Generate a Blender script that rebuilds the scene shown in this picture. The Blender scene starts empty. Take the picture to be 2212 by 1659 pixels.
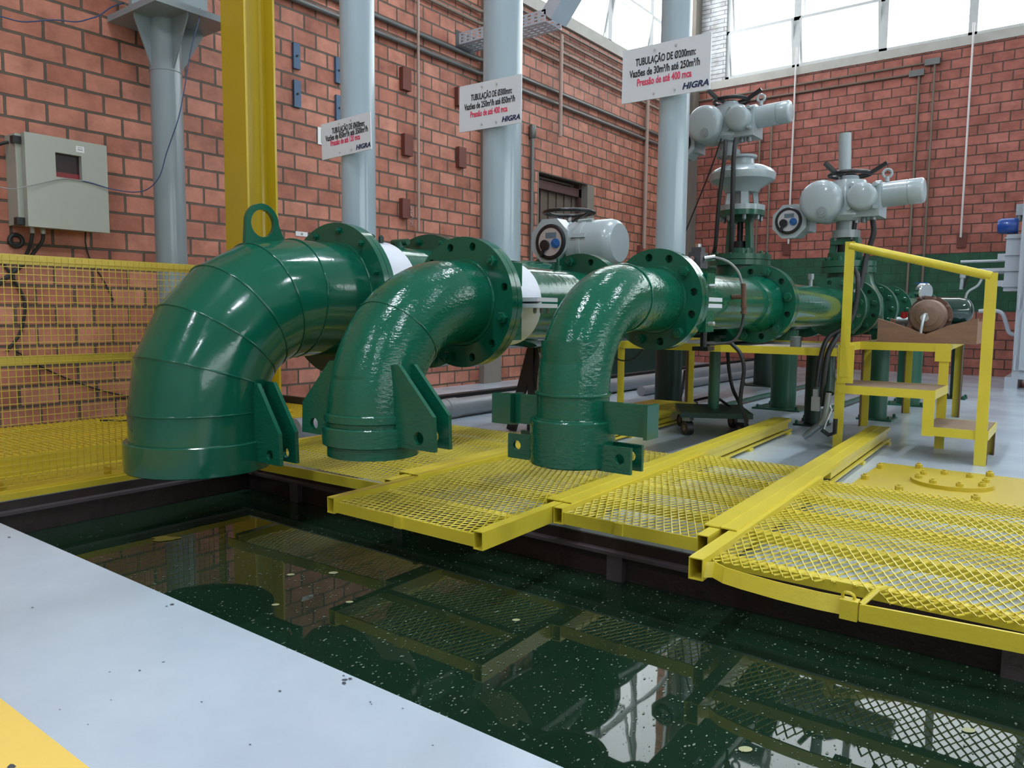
import bpy, math, random
from mathutils import Vector as V, Matrix, geometry
pi = math.pi
random.seed(7)
sc = bpy.context.scene
COL = sc.collection

# ------------------------------------------------------------------ camera
# world: X runs along the pipelines towards the far wall, Y towards the left brick wall, Z up, floor at z = 0
F_PX, CX, CY, CAM_H = 1652.0, 1106.0, 829.5, 0.76
_v1 = V((2360 - CX, 688 - CY, F_PX)).normalized()
_v2 = V((-1090 - CX, 656 - CY, F_PX)); _v2 = (_v2 - _v1 * _v2.dot(_v1)).normalized()
_up = _v1.cross(_v2)
if _up.y > 0: _up = -_up
CAM = V((0, 0, CAM_H))
def ray(px, py):
    c = V(((px - CX) / F_PX, (py - CY) / F_PX, 1.0))
    return V((_v1.dot(c), _v2.dot(c), _up.dot(c)))
def onx(px, py, X): r = ray(px, py); return CAM + r * ((X - CAM.x) / r.x)
def ony(px, py, Y): r = ray(px, py); return CAM + r * ((Y - CAM.y) / r.y)
def onz(px, py, Z): r = ray(px, py); return CAM + r * ((Z - CAM.z) / r.z)
cd = bpy.data.cameras.new('camera'); cam = bpy.data.objects.new('camera', cd); COL.objects.link(cam)
cd.sensor_width = 36.0; cd.lens = 36.0 * F_PX / 2212.0; cd.clip_start = 0.02; cd.clip_end = 200
_r = V((_v1.x, _v2.x, _up.x)); _d = V((_v1.y, _v2.y, _up.y)); _f = V((_v1.z, _v2.z, _up.z))
cam.matrix_world = Matrix(((_r.x, -_d.x, -_f.x, CAM.x), (_r.y, -_d.y, -_f.y, CAM.y), (_r.z, -_d.z, -_f.z, CAM.z), (0, 0, 0, 1)))
sc.camera = cam

# ------------------------------------------------------------------ mesh builder
def frame(n):
    n = V(n).normalized()
    a = V((0, 0, 1)) if abs(n.z) < 0.9 else V((1, 0, 0))
    u = a.cross(n).normalized(); return u, n.cross(u).normalized(), n
class MB:
    def __init__(s): s.v = []; s.f = []
    def add(s, vs, fs):
        b = len(s.v); s.v += [V(x) for x in vs]; s.f += [[b + i for i in f] for f in fs]; return s
    def bx(s, x0, x1, y0, y1, z0, z1, M=None):
        vs = [V((x, y, z)) for x in (x0, x1) for y in (y0, y1) for z in (z0, z1)]
        if M is not None: vs = [M @ v for v in vs]
        return s.add(vs, [(0, 1, 3, 2), (4, 6, 7, 5), (0, 4, 5, 1), (2, 3, 7, 6), (0, 2, 6, 4), (1, 5, 7, 3)])
    def bar(s, p0, p1, w, h, up=(0, 0, 1)):            # rectangular bar between two points; w sideways, h along up
        p0, p1 = V(p0), V(p1); d = (p1 - p0).normalized(); up = V(up)
        sd = d.cross(up)
        if sd.length < 1e-5: sd = d.cross(V((1, 0, 0)))
        sd.normalize(); u = sd.cross(d).normalized()
        vs = [p + sd * (a * w / 2) + u * (b * h / 2) for p in (p0, p1) for a, b in ((-1, -1), (1, -1), (1, 1), (-1, 1))]
        return s.add(vs, [(3, 2, 1, 0), (4, 5, 6, 7), (0, 1, 5, 4), (1, 2, 6, 5), (2, 3, 7, 6), (3, 0, 4, 7)])
    def rings(s, R, caps=(True, True), closed=False):   # R: list of rings (equal counts)
        n = len(R[0]); b = len(s.v)
        for r in R: s.v += r
        m = len(R)
        for i in range(m if closed else m - 1):
            for j in range(n):
                k = (j + 1) % n; i2 = (i + 1) % m
                s.f.append([b + i * n + j, b + i * n + k, b + i2 * n + k, b + i2 * n + j])
        if not closed:
            if caps[0]: s.f.append([b + j for j in reversed(range(n))])
            if caps[1]: s.f.append([b + (m - 1) * n + j for j in range(n)])
        return s
    def lathe(s, o, ax, prof, n=40, caps=(True, True)):  # prof: (distance along axis, radius)
        u, v, w = frame(ax); o = V(o); R = []
        for t, r in prof:
            r = max(r, 1e-5)
            R.append([o + w * t + u * (r * math.cos(2 * pi * j / n)) + v * (r * math.sin(2 * pi * j / n)) for j in range(n)])
        return s.rings(R, caps)
    def cyl(s, p0, p1, r, r1=None, n=24, caps=(True, True)):
        p0, p1 = V(p0), V(p1)
        return s.lathe(p0, p1 - p0, [(0, r), ((p1 - p0).length, r if r1 is None else r1)], n, caps)
    def tube(s, pts, r, n=8, closed=False):
        pts = [V(p) for p in pts]; m = len(pts); R = []; up = None
        for i, p in enumerate(pts):
            a = pts[(i - 1) % m] if (closed or i > 0) else p
            c = pts[(i + 1) % m] if (closed or i < m - 1) else p
            t = (c - a).normalized()
            if up is None: up = frame(t)[0]
            up = (up - t * up.dot(t))
            up = up.normalized() if up.length > 1e-6 else frame(t)[0]
            w = t.cross(up)
            R.append([p + up * (r * math.cos(2 * pi * j / n)) + w * (r * math.sin(2 * pi * j / n)) for j in range(n)])
        return s.rings(R, closed=closed)
    def torus(s, c, ax, R, r, n=40, k=8):
        u, v, w = frame(ax); c = V(c)
        return s.tube([c + u * (R * math.cos(2 * pi * j / n)) + v * (R * math.sin(2 * pi * j / n)) for j in range(n)], r, k, True)
    def prism(s, poly, o, u, v, t, holes=()):            # 2-D outline (with holes) in the u,v frame, thickness t along u x v (centred)
        o, u, v = V(o), V(u).normalized(), V(v).normalized(); w = u.cross(v)
        loops = [list(poly)] + [list(h) for h in holes]
        flat = [p for l in loops for p in l]
        tris = geometry.tessellate_polygon([[V((p[0], p[1], 0)) for p in l] for l in loops])
        P = [o + u * p[0] + v * p[1] for p in flat]; n = len(flat)
        vs = [p - w * (t / 2) for p in P] + [p + w * (t / 2) for p in P]
        fs = [[a, b, c] for a, b, c in tris] + [[a + n, c + n, b + n] for a, b, c in tris]
        k = 0
        for l in loops:
            m = len(l)
            for i in range(m):
                a, b = k + i, k + (i + 1) % m; fs.append([a, b, b + n, a + n])
            k += m
        return s.add(vs, fs)
    def build(s, name, mat, parent=None, smooth=35, origin=None):
        me = bpy.data.meshes.new(name)
        if parent is not None: off = OFF[parent.name]
        elif origin is not None: off = V(origin)
        else:
            xs = [v.x for v in s.v]; ys = [v.y for v in s.v]; zs = [v.z for v in s.v]
            off = V(((min(xs) + max(xs)) / 2, (min(ys) + max(ys)) / 2, min(zs)))
        me.from_pydata([v - off for v in s.v], [], s.f); me.update()
        import bmesh
        bm = bmesh.new(); bm.from_mesh(me); bmesh.ops.recalc_face_normals(bm, faces=bm.faces[:]); bm.to_mesh(me); bm.free()
        if smooth:
            me.shade_smooth(); me.set_sharp_from_angle(angle=math.radians(smooth))
        me.materials.append(mat)
        o = bpy.data.objects.new(name, me); COL.objects.link(o)
        if parent is not None: o.parent = parent
        else: o.location = off
        OFF[o.name] = off
        return o
OFF = {}
def circ(r, n=32, c=(0, 0), a0=0.0): return [(c[0] + r * math.cos(a0 + 2 * pi * i / n), c[1] + r * math.sin(a0 + 2 * pi * i / n)) for i in range(n)]
def thing(name, label, cat, loc=(0, 0, 0), group=None, local=False):
    o = bpy.data.objects.new(name, None); o.empty_display_size = 0.1; COL.objects.link(o)
    o.location = V(loc); OFF[o.name] = V((0, 0, 0)) if local else V(loc)
    return tag(o, label, cat, group)
def tag(o, label, cat, group=None, kind=None):
    if label: o['label'] = label
    if cat: o['category'] = cat
    if group: o['group'] = group
    if kind: o['kind'] = kind
    return o
def struct(name, mb, mat, label=None, parent=None, smooth=35):
    o = mb.build(name, mat, parent, smooth, origin=(0, 0, 0))
    if parent is None: o['kind'] = 'structure'
    if label: o['label'] = label
    return o
def dup(o, parent=None, delta=None):                     # a thing with copies of its parts and sub-parts
    c = o.copy(); COL.objects.link(c); OFF[c.name] = OFF[o.name]
    if parent is not None: c.parent = parent
    if delta is not None: c.location = o.location + V(delta)
    for ch in list(o.children): dup(ch, c)
    return c
def spline(pts, n=8):                                    # Catmull-Rom through points
    P = [V(p) for p in pts]; P = [P[0] * 2 - P[1]] + P + [P[-1] * 2 - P[-2]]; out = []
    for i in range(1, len(P) - 2):
        for k in range(n):
            t = k / n; a, b, c, d = P[i - 1], P[i], P[i + 1], P[i + 2]
            out.append(0.5 * ((2 * b) + (c - a) * t + (2 * a - 5 * b + 4 * c - d) * t * t + (3 * b - a - 3 * c + d) * t ** 3))
    out.append(P[-2]); return out

# ------------------------------------------------------------------ materials
def lin(h):
    h = h.lstrip('#'); c = [int(h[i:i + 2], 16) / 255 for i in (0, 2, 4)]
    return tuple((x / 12.92 if x <= 0.04045 else ((x + 0.055) / 1.055) ** 2.4) for x in c) + (1,)
def mat(name, col, rough=0.5, metal=0.0, bump=0.0, bscale=60.0, var=0.0, vscale=4.0, coat=0.0, spec=0.5, stretch=None, rvar=0.0):
    m = bpy.data.materials.new(name); m.use_nodes = True; nt = m.node_tree; N = nt.nodes; L = nt.links
    p = N['Principled BSDF']; c = lin(col)
    p.inputs['Base Color'].default_value = c; p.inputs['Roughness'].default_value = rough; p.inputs['Metallic'].default_value = metal
    p.inputs['Coat Weight'].default_value = coat; p.inputs['Coat Roughness'].default_value = 0.08
    p.inputs['Specular IOR Level'].default_value = spec
    tc = N.new('ShaderNodeTexCoord'); src = tc.outputs['Object']
    if stretch:
        mp = N.new('ShaderNodeMapping'); mp.inputs['Scale'].default_value = stretch; L.new(src, mp.inputs['Vector']); src = mp.outputs['Vector']
    if var or rvar:
        nz = N.new('ShaderNodeTexNoise'); nz.inputs['Scale'].default_value = vscale; nz.inputs['Detail'].default_value = 6; L.new(src, nz.inputs['Vector'])
    if var:
        mx = N.new('ShaderNodeMix'); mx.data_type = 'RGBA'; mx.blend_type = 'MIX'
        mx.inputs['A'].default_value = tuple(x * (1 - var) for x in c[:3]) + (1,); mx.inputs['B'].default_value = tuple(min(1, x * (1 + var)) for x in c[:3]) + (1,)
        L.new(nz.outputs['Fac'], mx.inputs['Factor']); L.new(mx.outputs['Result'], p.inputs['Base Color'])
    if rvar:
        mr = N.new('ShaderNodeMapRange'); mr.inputs['From Min'].default_value = 0.3; mr.inputs['From Max'].default_value = 0.7
        mr.inputs['To Min'].default_value = max(0.02, rough - rvar); mr.inputs['To Max'].default_value = rough + rvar
        L.new(nz.outputs['Fac'], mr.inputs['Value']); L.new(mr.outputs['Result'], p.inputs['Roughness'])
    if bump:
        n2 = N.new('ShaderNodeTexNoise'); n2.inputs['Scale'].default_value = bscale; n2.inputs['Detail'].default_value = 3; L.new(src, n2.inputs['Vector'])
        b = N.new('ShaderNodeBump'); b.inputs['Strength'].default_value = bump; b.inputs['Distance'].default_value = 0.01
        L.new(n2.outputs['Fac'], b.inputs['Height']); L.new(b.outputs['Normal'], p.inputs['Normal'])
    return m
def emis(name, col, s):
    m = bpy.data.materials.new(name); m.use_nodes = True; nt = m.node_tree; p = nt.nodes['Principled BSDF']
    p.inputs['Base Color'].default_value = lin(col); p.inputs['Emission Color'].default_value = lin(col); p.inputs['Emission Strength'].default_value = s; return m
def brick_mat(name, axis, ph_u, ph_z, c1, c2, mort, L=0.2315, Hh=0.125, ms=0.007):
    m = bpy.data.materials.new(name); m.use_nodes = True; nt = m.node_tree; N = nt.nodes; K = nt.links; p = N['Principled BSDF']
    tc = N.new('ShaderNodeTexCoord'); sx = N.new('ShaderNodeSeparateXYZ'); K.new(tc.outputs['Object'], sx.inputs[0])
    au = N.new('ShaderNodeMath'); au.operation = 'ADD'; au.inputs[1].default_value = -ph_u + 40 * L; K.new(sx.outputs[axis], au.inputs[0])
    az = N.new('ShaderNodeMath'); az.operation = 'ADD'; az.inputs[1].default_value = -ph_z + 40 * Hh; K.new(sx.outputs['Z'], az.inputs[0])
    cb = N.new('ShaderNodeCombineXYZ'); K.new(au.outputs[0], cb.inputs['X']); K.new(az.outputs[0], cb.inputs['Y'])
    wob = N.new('ShaderNodeTexNoise'); wob.inputs['Scale'].default_value = 9; K.new(cb.outputs[0], wob.inputs['Vector'])
    wm = N.new('ShaderNodeVectorMath'); wm.operation = 'MULTIPLY_ADD'; wm.inputs[1].default_value = (0.006, 0.006, 0); K.new(wob.outputs['Color'], wm.inputs[0]); K.new(cb.outputs[0], wm.inputs[2])
    bt = N.new('ShaderNodeTexBrick'); K.new(wm.outputs[0], bt.inputs['Vector'])
    bt.inputs['Color1'].default_value = lin(c1); bt.inputs['Color2'].default_value = lin(c2); bt.inputs['Mortar'].default_value = lin(mort)
    bt.inputs['Scale'].default_value = 1; bt.inputs['Mortar Size'].default_value = ms; bt.inputs['Mortar Smooth'].default_value = 0.25
    bt.inputs['Brick Width'].default_value = L; bt.inputs['Row Height'].default_value = Hh; bt.inputs['Bias'].default_value = 0
    nz = N.new('ShaderNodeTexNoise'); nz.inputs['Scale'].default_value = 5.5; nz.inputs['Detail'].default_value = 8; nz.inputs['Roughness'].default_value = 0.65; K.new(cb.outputs[0], nz.inputs['Vector'])
    rp = N.new('ShaderNodeValToRGB'); rp.color_ramp.elements[0].position = 0.32; rp.color_ramp.elements[0].color = (0.66, 0.61, 0.58, 1)
    rp.color_ramp.elements[1].position = 0.72; rp.color_ramp.elements[1].color = (1.30, 1.30, 1.32, 1); K.new(nz.outputs['Fac'], rp.inputs['Fac'])
    mx = N.new('ShaderNodeMix'); mx.data_type = 'RGBA'; mx.blend_type = 'MULTIPLY'; mx.inputs['Factor'].default_value = 1
    K.new(bt.outputs['Color'], mx.inputs['A']); K.new(rp.outputs['Color'], mx.inputs['B']); K.new(mx.outputs['Result'], p.inputs['Base Color'])
    n3 = N.new('ShaderNodeTexNoise'); n3.inputs['Scale'].default_value = 70; n3.inputs['Detail'].default_value = 4; K.new(cb.outputs[0], n3.inputs['Vector'])
    h = N.new('ShaderNodeMath'); h.operation = 'MULTIPLY_ADD'; h.inputs[1].default_value = -1.0; K.new(bt.outputs['Fac'], h.inputs[0])
    h2 = N.new('ShaderNodeMath'); h2.operation = 'MULTIPLY'; h2.inputs[1].default_value = 0.12; K.new(n3.outputs['Fac'], h2.inputs[0]); K.new(h2.outputs[0], h.inputs[2])
    b = N.new('ShaderNodeBump'); b.inputs['Strength'].default_value = 0.9; b.inputs['Distance'].default_value = 0.012; K.new(h.outputs[0], b.inputs['Height']); K.new(b.outputs['Normal'], p.inputs['Normal'])
    p.inputs['Roughness'].default_value = 0.62
    return m
M = {}
M['green'] = mat('green_paint', '#0f5742', 0.13, bump=0.07, bscale=30, var=0.10, vscale=5, coat=0.0, rvar=0.05)
M['green_thick'] = mat('green_brushed_paint', '#105a44', 0.12, bump=0.22, bscale=50, var=0.10, vscale=6, coat=0.0, stretch=(1, 1, 2.2))
M['green_dark'] = mat('green_support_paint', '#1b5741', 0.32, bump=0.08, bscale=40, var=0.15, coat=0.2)
M['green_black'] = mat('green_black_paint', '#17332a', 0.4, bump=0.08, var=0.2)
M['yellow'] = mat('yellow_paint', '#d9c63c', 0.36, bump=0.12, bscale=45, var=0.1, vscale=7, coat=0.25)
M['yellow_deep'] = mat('yellow_beam_paint', '#b79e1a', 0.4, bump=0.06, var=0.1, vscale=3, coat=0.2)
M['yellow_plate_dim'] = mat('yellow_plate_dimmed', '#bfa92c', 0.42, bump=0.1, var=0.08, coat=0.2)  # kerb yellow muted to carry the dimmer light by the fence; cover plate shares it
M['yellow_fence_dim'] = mat('yellow_fence_dimmed', '#bda640', 0.42, bump=0.06, var=0.1, coat=0.1)  # yellow darkened in the colour itself for the dimmer light along the fence
M['rust_in'] = mat('rust_brown_primer', '#5d4030', 0.7, bump=0.2, var=0.25, vscale=12)
M['grey_pole'] = mat('grey_pole_paint', '#98a9b2', 0.28, bump=0.06, bscale=35, var=0.05, coat=0.35)
M['grey_wallpole'] = mat('grey_column_paint', '#7f8b8f', 0.32, bump=0.05, var=0.06, coat=0.25)
M['white_band'] = mat('white_band_paint', '#c9ced6', 0.4, bump=0.06, var=0.05)
M['act'] = mat('actuator_grey_paint', '#9fabae', 0.3, bump=0.05, bscale=80, coat=0.3, var=0.04)
M['act_dark'] = mat('actuator_dark_grey', '#868f91', 0.35, bump=0.05, coat=0.2)  # darker grey for mount flanges and plugs
M['black'] = mat('black_plastic', '#16181a', 0.38, bump=0.05)
M['rubber'] = mat('black_rubber', '#1d1f20', 0.55, bump=0.1)
M['blue_knob'] = mat('blue_plastic', '#1d5c9a', 0.35)
M['blue_paint'] = mat('blue_steel_paint', '#3c5a78', 0.45, var=0.1)
M['blue_motor'] = mat('blue_motor_paint', '#15418f', 0.3, coat=0.3)
M['lcd'] = mat('lcd_glass', '#5d717c', 0.15)
M['silver'] = mat('brushed_silver', '#c3c8cb', 0.35, metal=0.6)
M['chrome'] = mat('bright_steel', '#d5d8da', 0.15, metal=1.0)
M['galv'] = mat('galvanised_steel', '#8b9294', 0.42, metal=0.7, bump=0.06, var=0.15, vscale=20)
M['galv_lit'] = mat('galvanised_tray_lit', '#c3d3e0', 0.3, metal=0.25, var=0.1, vscale=15)  # steel lightened and tinted blue in place of window light on the tray
M['conduit'] = mat('conduit_grey', '#6d6f6d', 0.42, metal=0.5, var=0.15)
M['conduit_brown'] = mat('conduit_brown_grey', '#77695c', 0.5, var=0.15)
M['pinkrod'] = mat('beige_rod', '#a58d80', 0.5, var=0.1)
M['whiterod'] = mat('white_rod', '#d8d4d2', 0.4)
M['woodblock'] = mat('brown_wood_block', '#6b3a30', 0.7, bump=0.2, var=0.2, vscale=20, stretch=(1, 1, 6))
M['wood'] = mat('weathered_wood', '#8c6a55', 0.7, bump=0.3, var=0.3, vscale=7, stretch=(6, 1, 6))
M['wood_tread'] = mat('plywood_tread', '#86705c', 0.72, bump=0.2, var=0.2, vscale=6, stretch=(5, 1, 1))
M['sheet'] = mat('pale_plywood_sheet', '#b3a896', 0.7, var=0.15, vscale=5)
M['concrete'] = mat('concrete', '#b7b4ad', 0.8, bump=0.25, bscale=25, var=0.2, vscale=6)
M['concrete_dark'] = mat('dark_concrete_pilaster', '#7c746b', 0.82, bump=0.25, bscale=25, var=0.2, vscale=4)
M['whitewash'] = mat('whitewashed_frame', '#c4c6c6', 0.6, bump=0.15, var=0.12, vscale=15)
M['boxgrey'] = mat('beige_grey_enamel', '#9c9f94', 0.38, var=0.05, coat=0.15)
M['cabinet'] = mat('cabinet_grey', '#a9b0b8', 0.35, var=0.03, coat=0.2)
M['sign'] = mat('sign_white_board', '#cdd2d8', 0.32, var=0.03, coat=0.2)
M['ink'] = mat('black_ink', '#20242c', 0.5)
M['ink_red'] = mat('red_ink', '#d2395c', 0.5)
M['ink_blue'] = mat('navy_ink', '#1d2b52', 0.5)
M['white'] = mat('white_enamel', '#dedede', 0.4)
M['red'] = mat('red_enamel', '#b02323', 0.4)
M['green_sign'] = mat('exit_sign_green', '#2e7d4f', 0.5)
M['sign_blue'] = mat('notice_blue', '#1c4f9c', 0.5)
M['ochre'] = mat('ochre_ink', '#b58a3a', 0.5)
M['darkred'] = mat('dark_red_panel', '#25060a', 0.2)
M['cable_blue'] = mat('blue_cable', '#34486e', 0.45)
M['cable_grey'] = mat('grey_cable', '#8d8f90', 0.45)
M['rustpump'] = mat('rusted_bronze', '#80685a', 0.5, metal=0.35, bump=0.3, bscale=40, var=0.35, vscale=14)
M['rustflange'] = mat('rusted_flange', '#6a4c40', 0.6, metal=0.2, bump=0.3, var=0.3, vscale=14)
M['pvc'] = mat('grey_pvc_pipe', '#8b8e92', 0.4, var=0.12, vscale=4, coat=0.1)
M['beam_black'] = mat('black_steel_beam', '#1d1f20', 0.5, bump=0.1, var=0.2)
M['pool'] = mat('black_brown_tank_wall', '#2b2120', 0.45, bump=0.4, bscale=22, var=0.45, vscale=5)
M['ledge'] = mat('tank_rim_steel', '#4a4145', 0.45, bump=0.2, var=0.25, vscale=9)
M['door'] = mat('brown_door_frame', '#4d3530', 0.5, var=0.1)
M['gate'] = mat('brown_grey_slats', '#5c5046', 0.55, var=0.15)
M['wallpaint'] = mat('painted_wall', '#b9bdb8', 0.7, var=0.05)
M['ceil'] = mat('ceiling_white', '#b5b7b6', 0.8, var=0.04)
M['speck'] = mat('pale_flakes', '#6f7a6a', 0.6)
M['speck_bright'] = mat('pale_leaf', '#a9ab80', 0.5)
M['peel'] = mat('yellow_paint_peel', '#8c8431', 0.5, var=0.2, vscale=30)
M['dirt'] = mat('dark_chip', '#454b55', 0.5)
M['stripe'] = mat('yellow_floor_paint', '#f2cf6a', 0.3, bump=0.06, var=0.08, vscale=3, coat=0.2)
M['lamp'] = emis('lamp_diffuser', '#eaf3ff', 90.0)
def floor_mat():
    m = mat('grey_epoxy_floor', '#b6bec9', 0.2, bump=0.03, bscale=9, coat=0.0, rvar=0.07, vscale=2.2)
    nt = m.node_tree; N = nt.nodes; K = nt.links; p = N['Principled BSDF']
    tc = N.new('ShaderNodeTexCoord')
    n1 = N.new('ShaderNodeTexNoise'); n1.inputs['Scale'].default_value = 1.6; n1.inputs['Detail'].default_value = 9; n1.inputs['Roughness'].default_value = 0.6; K.new(tc.outputs['Object'], n1.inputs['Vector'])
    r1 = N.new('ShaderNodeValToRGB'); r1.color_ramp.elements[0].position = 0.3; r1.color_ramp.elements[0].color = lin('#aebac6'); r1.color_ramp.elements[1].position = 0.7; r1.color_ramp.elements[1].color = lin('#c0cdd7'); K.new(n1.outputs['Fac'], r1.inputs['Fac'])
    vo = N.new('ShaderNodeTexVoronoi'); vo.inputs['Scale'].default_value = 11; K.new(tc.outputs['Object'], vo.inputs['Vector'])
    n2 = N.new('ShaderNodeTexNoise'); n2.inputs['Scale'].default_value = 5; K.new(tc.outputs['Object'], n2.inputs['Vector'])
    th = N.new('ShaderNodeMath'); th.operation = 'MULTIPLY_ADD'; th.inputs[1].default_value = 0.14; th.inputs[2].default_value = -0.045; K.new(n2.outputs['Fac'], th.inputs[0])
    lt = N.new('ShaderNodeMath'); lt.operation = 'LESS_THAN'; K.new(vo.outputs['Distance'], lt.inputs[0]); K.new(th.outputs[0], lt.inputs[1])
    mx = N.new('ShaderNodeMix'); mx.data_type = 'RGBA'; K.new(lt.outputs[0], mx.inputs['Factor']); K.new(r1.outputs['Color'], mx.inputs['A']); mx.inputs['B'].default_value = lin('#737b88')
    K.new(mx.outputs['Result'], p.inputs['Base Color'])
    return m
M['floor'] = floor_mat()
def water_mat():
    m = mat('dark_green_water', '#182c1f', 0.02, spec=0.5)
    nt = m.node_tree; N = nt.nodes; K = nt.links; p = N['Principled BSDF']; p.inputs['IOR'].default_value = 1.33
    tc = N.new('ShaderNodeTexCoord')
    n = N.new('ShaderNodeTexNoise'); n.inputs['Scale'].default_value = 5; n.inputs['Detail'].default_value = 2; K.new(tc.outputs['Object'], n.inputs['Vector'])
    b = N.new('ShaderNodeBump'); b.inputs['Strength'].default_value = 0.02; b.inputs['Distance'].default_value = 0.02; K.new(n.outputs['Fac'], b.inputs['Height']); K.new(b.outputs['Normal'], p.inputs['Normal'])
    return m
M['water'] = water_mat()
def glass_mat():
    m = bpy.data.materials.new('window_glass'); m.use_nodes = True; nt = m.node_tree; N = nt.nodes; K = nt.links
    for n in list(N): N.remove(n)
    o = N.new('ShaderNodeOutputMaterial'); mx = N.new('ShaderNodeMixShader'); t = N.new('ShaderNodeBsdfTransparent'); g = N.new('ShaderNodeBsdfGlossy'); g.inputs['Roughness'].default_value = 0.03
    t.inputs['Color'].default_value = (0.95, 0.97, 0.97, 1)
    mx.inputs['Fac'].default_value = 0.06; K.new(t.outputs[0], mx.inputs[1]); K.new(g.outputs[0], mx.inputs[2]); K.new(mx.outputs[0], o.inputs['Surface']); return m
M['glass'] = glass_mat()
M['brick_left'] = brick_mat('brick_left', 'X', 0.063, 0.032, '#bd7e68', '#a2624d', '#564b3f', ms=0.0092)
M['brick_back'] = brick_mat('brick_back', 'Y', 0.06, 0.100, '#b06c5e', '#9b594b', '#533f38', ms=0.0080)
M['brick_white'] = brick_mat('brick_whitewashed', 'Y', 0.06, 0.100, '#d5d7da', '#c9ccd0', '#8b8d90', L=0.45, Hh=0.0625, ms=0.006)
def text(parent, body, size, o, u, v, material, name='lettering', sx=1.0, bold=0.0, shear=0.0, align='CENTER', lift=0.003):
    c = bpy.data.curves.new(name, 'FONT'); c.body = body; c.size = size; c.align_x = align; c.align_y = 'CENTER'; c.offset = bold * size; c.shear = shear; c.extrude = 0.0006; c.resolution_u = 3
    t = bpy.data.objects.new(name, c); COL.objects.link(t)
    dg = bpy.context.evaluated_depsgraph_get(); me = bpy.data.meshes.new_from_object(t.evaluated_get(dg))
    bpy.data.objects.remove(t); u = V(u).normalized(); v = V(v).normalized(); w = u.cross(v)
    off = OFF[parent.name]; o = V(o)
    for q in me.vertices: q.co = o + u * (q.co.x * sx) + v * q.co.y + w * (lift + q.co.z) - off
    me.materials.clear(); me.materials.append(material); me.name = name
    ob = bpy.data.objects.new(name, me); COL.objects.link(ob); ob.parent = parent; OFF[ob.name] = off
    return ob
# ------------------------------------------------------------------ the hall
XB, YL, XF, YR, ZC = 11.65, 5.25, -7.0, -8.0, 7.0
PX0, PX1, PY1, PY0, WZ = 1.03, 2.285, 3.43, -5.0, -0.15       # sunken tank and its water level
b = MB()
b.bx(XF, PX0, YR, YL, -0.30, 0); b.bx(PX1, XB, YR, YL, -0.30, 0); b.bx(PX0, PX1, PY1, YL, -0.30, 0); b.bx(PX0, PX1, YR, PY0, -0.30, 0)
struct('floor', b, M['floor'], smooth=0)
b = MB(); b.bx(-1.2, 0.543, -3.0, 3.6, 0, 0.0012); struct('floor_marking', b, M['stripe'], 'yellow painted band on the pale grey floor at the near corner', smooth=0)
b = MB(); b.bx(XF, XB, YR, YL, ZC, ZC + 0.1); struct('ceiling', b, M['ceil'], smooth=0)
b = MB()
for x0, x1, y0, y1 in ((PX0, PX0 + 0.012, PY0, PY1), (PX1 - 0.012, PX1, PY0, PY1), (PX0, PX1, PY1 - 0.012, PY1), (PX0, PX1, PY0, PY0 + 0.012)): b.bx(x0, x1, y0, y1, -1.2, -0.012)
b.bx(PX0, PX1, PY0, PY1, -1.25, -1.2)
pool = struct('pool_basin', b, M['pool'], 'dark brown steel walls of the sunken water tank', smooth=0)
b = MB()
b.bx(PX1 - 0.045, PX1 - 0.010, PY0, PY1, -0.062, -0.050); b.bx(PX0, PX1, PY1 - 0.050, PY1 - 0.010, -0.058, -0.046)
for y in (3.0, 2.3, 1.25, 0.1, -0.9): b.bx(PX1 - 0.04, PX1 - 0.010, y - 0.03, y + 0.03, -0.5, -0.055)
struct('rim_ledge', b, M['ledge'], parent=pool, smooth=0)
b = MB(); b.add([(PX0, PY0, WZ), (PX1, PY0, WZ), (PX1, PY1, WZ), (PX0, PY1, WZ)], [(0, 1, 2, 3)])
tag(b.build('water', M['water'], None, 0, origin=(0, 0, 0)), 'still dark green water filling the sunken tank', 'water', kind='stuff')

# left brick wall with a doorway and a high window band
DX0, DX1, DZ = 7.43, 8.50, 2.40
W0, W1 = 4.30, 6.55
b = MB(); t = 0.25
b.bx(XF, DX0, YL, YL + t, -0.3, DZ); b.bx(DX1, XB + t, YL, YL + t, -0.3, DZ); b.bx(XF, XB + t, YL, YL + t, DZ, 4.165)
b.bx(XF, 6.72, YL, YL + t, 4.165, W1); b.bx(11.42, XB + t, YL, YL + t, 4.165, W1); b.bx(XF, XB + t, YL, YL + t, W1, ZC)
struct('wall_left', b, M['brick_left'], 'long orange-red brick wall behind the pipes', smooth=0)
b = MB(); b.bx(6.72, 11.42, YL - 0.03, YL + t, 4.165, W0); struct('trim_1', b, M['concrete'], 'pale concrete sill under the left windows', smooth=0)
b = MB(); b.bx(6.36, 6.66, YL - 0.07, YL + 0.01, 0, ZC); struct('wall_pilaster', b, M['concrete_dark'], 'grey concrete pilaster in the left brick wall', smooth=0)
b = MB(); b.bx(11.43, 11.66, YL - 0.10, YL + 0.01, 0, ZC); struct('wall_corner_pilaster', b, M['concrete_dark'], 'brown grey concrete pilaster in the corner of the two brick walls', smooth=0)
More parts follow.
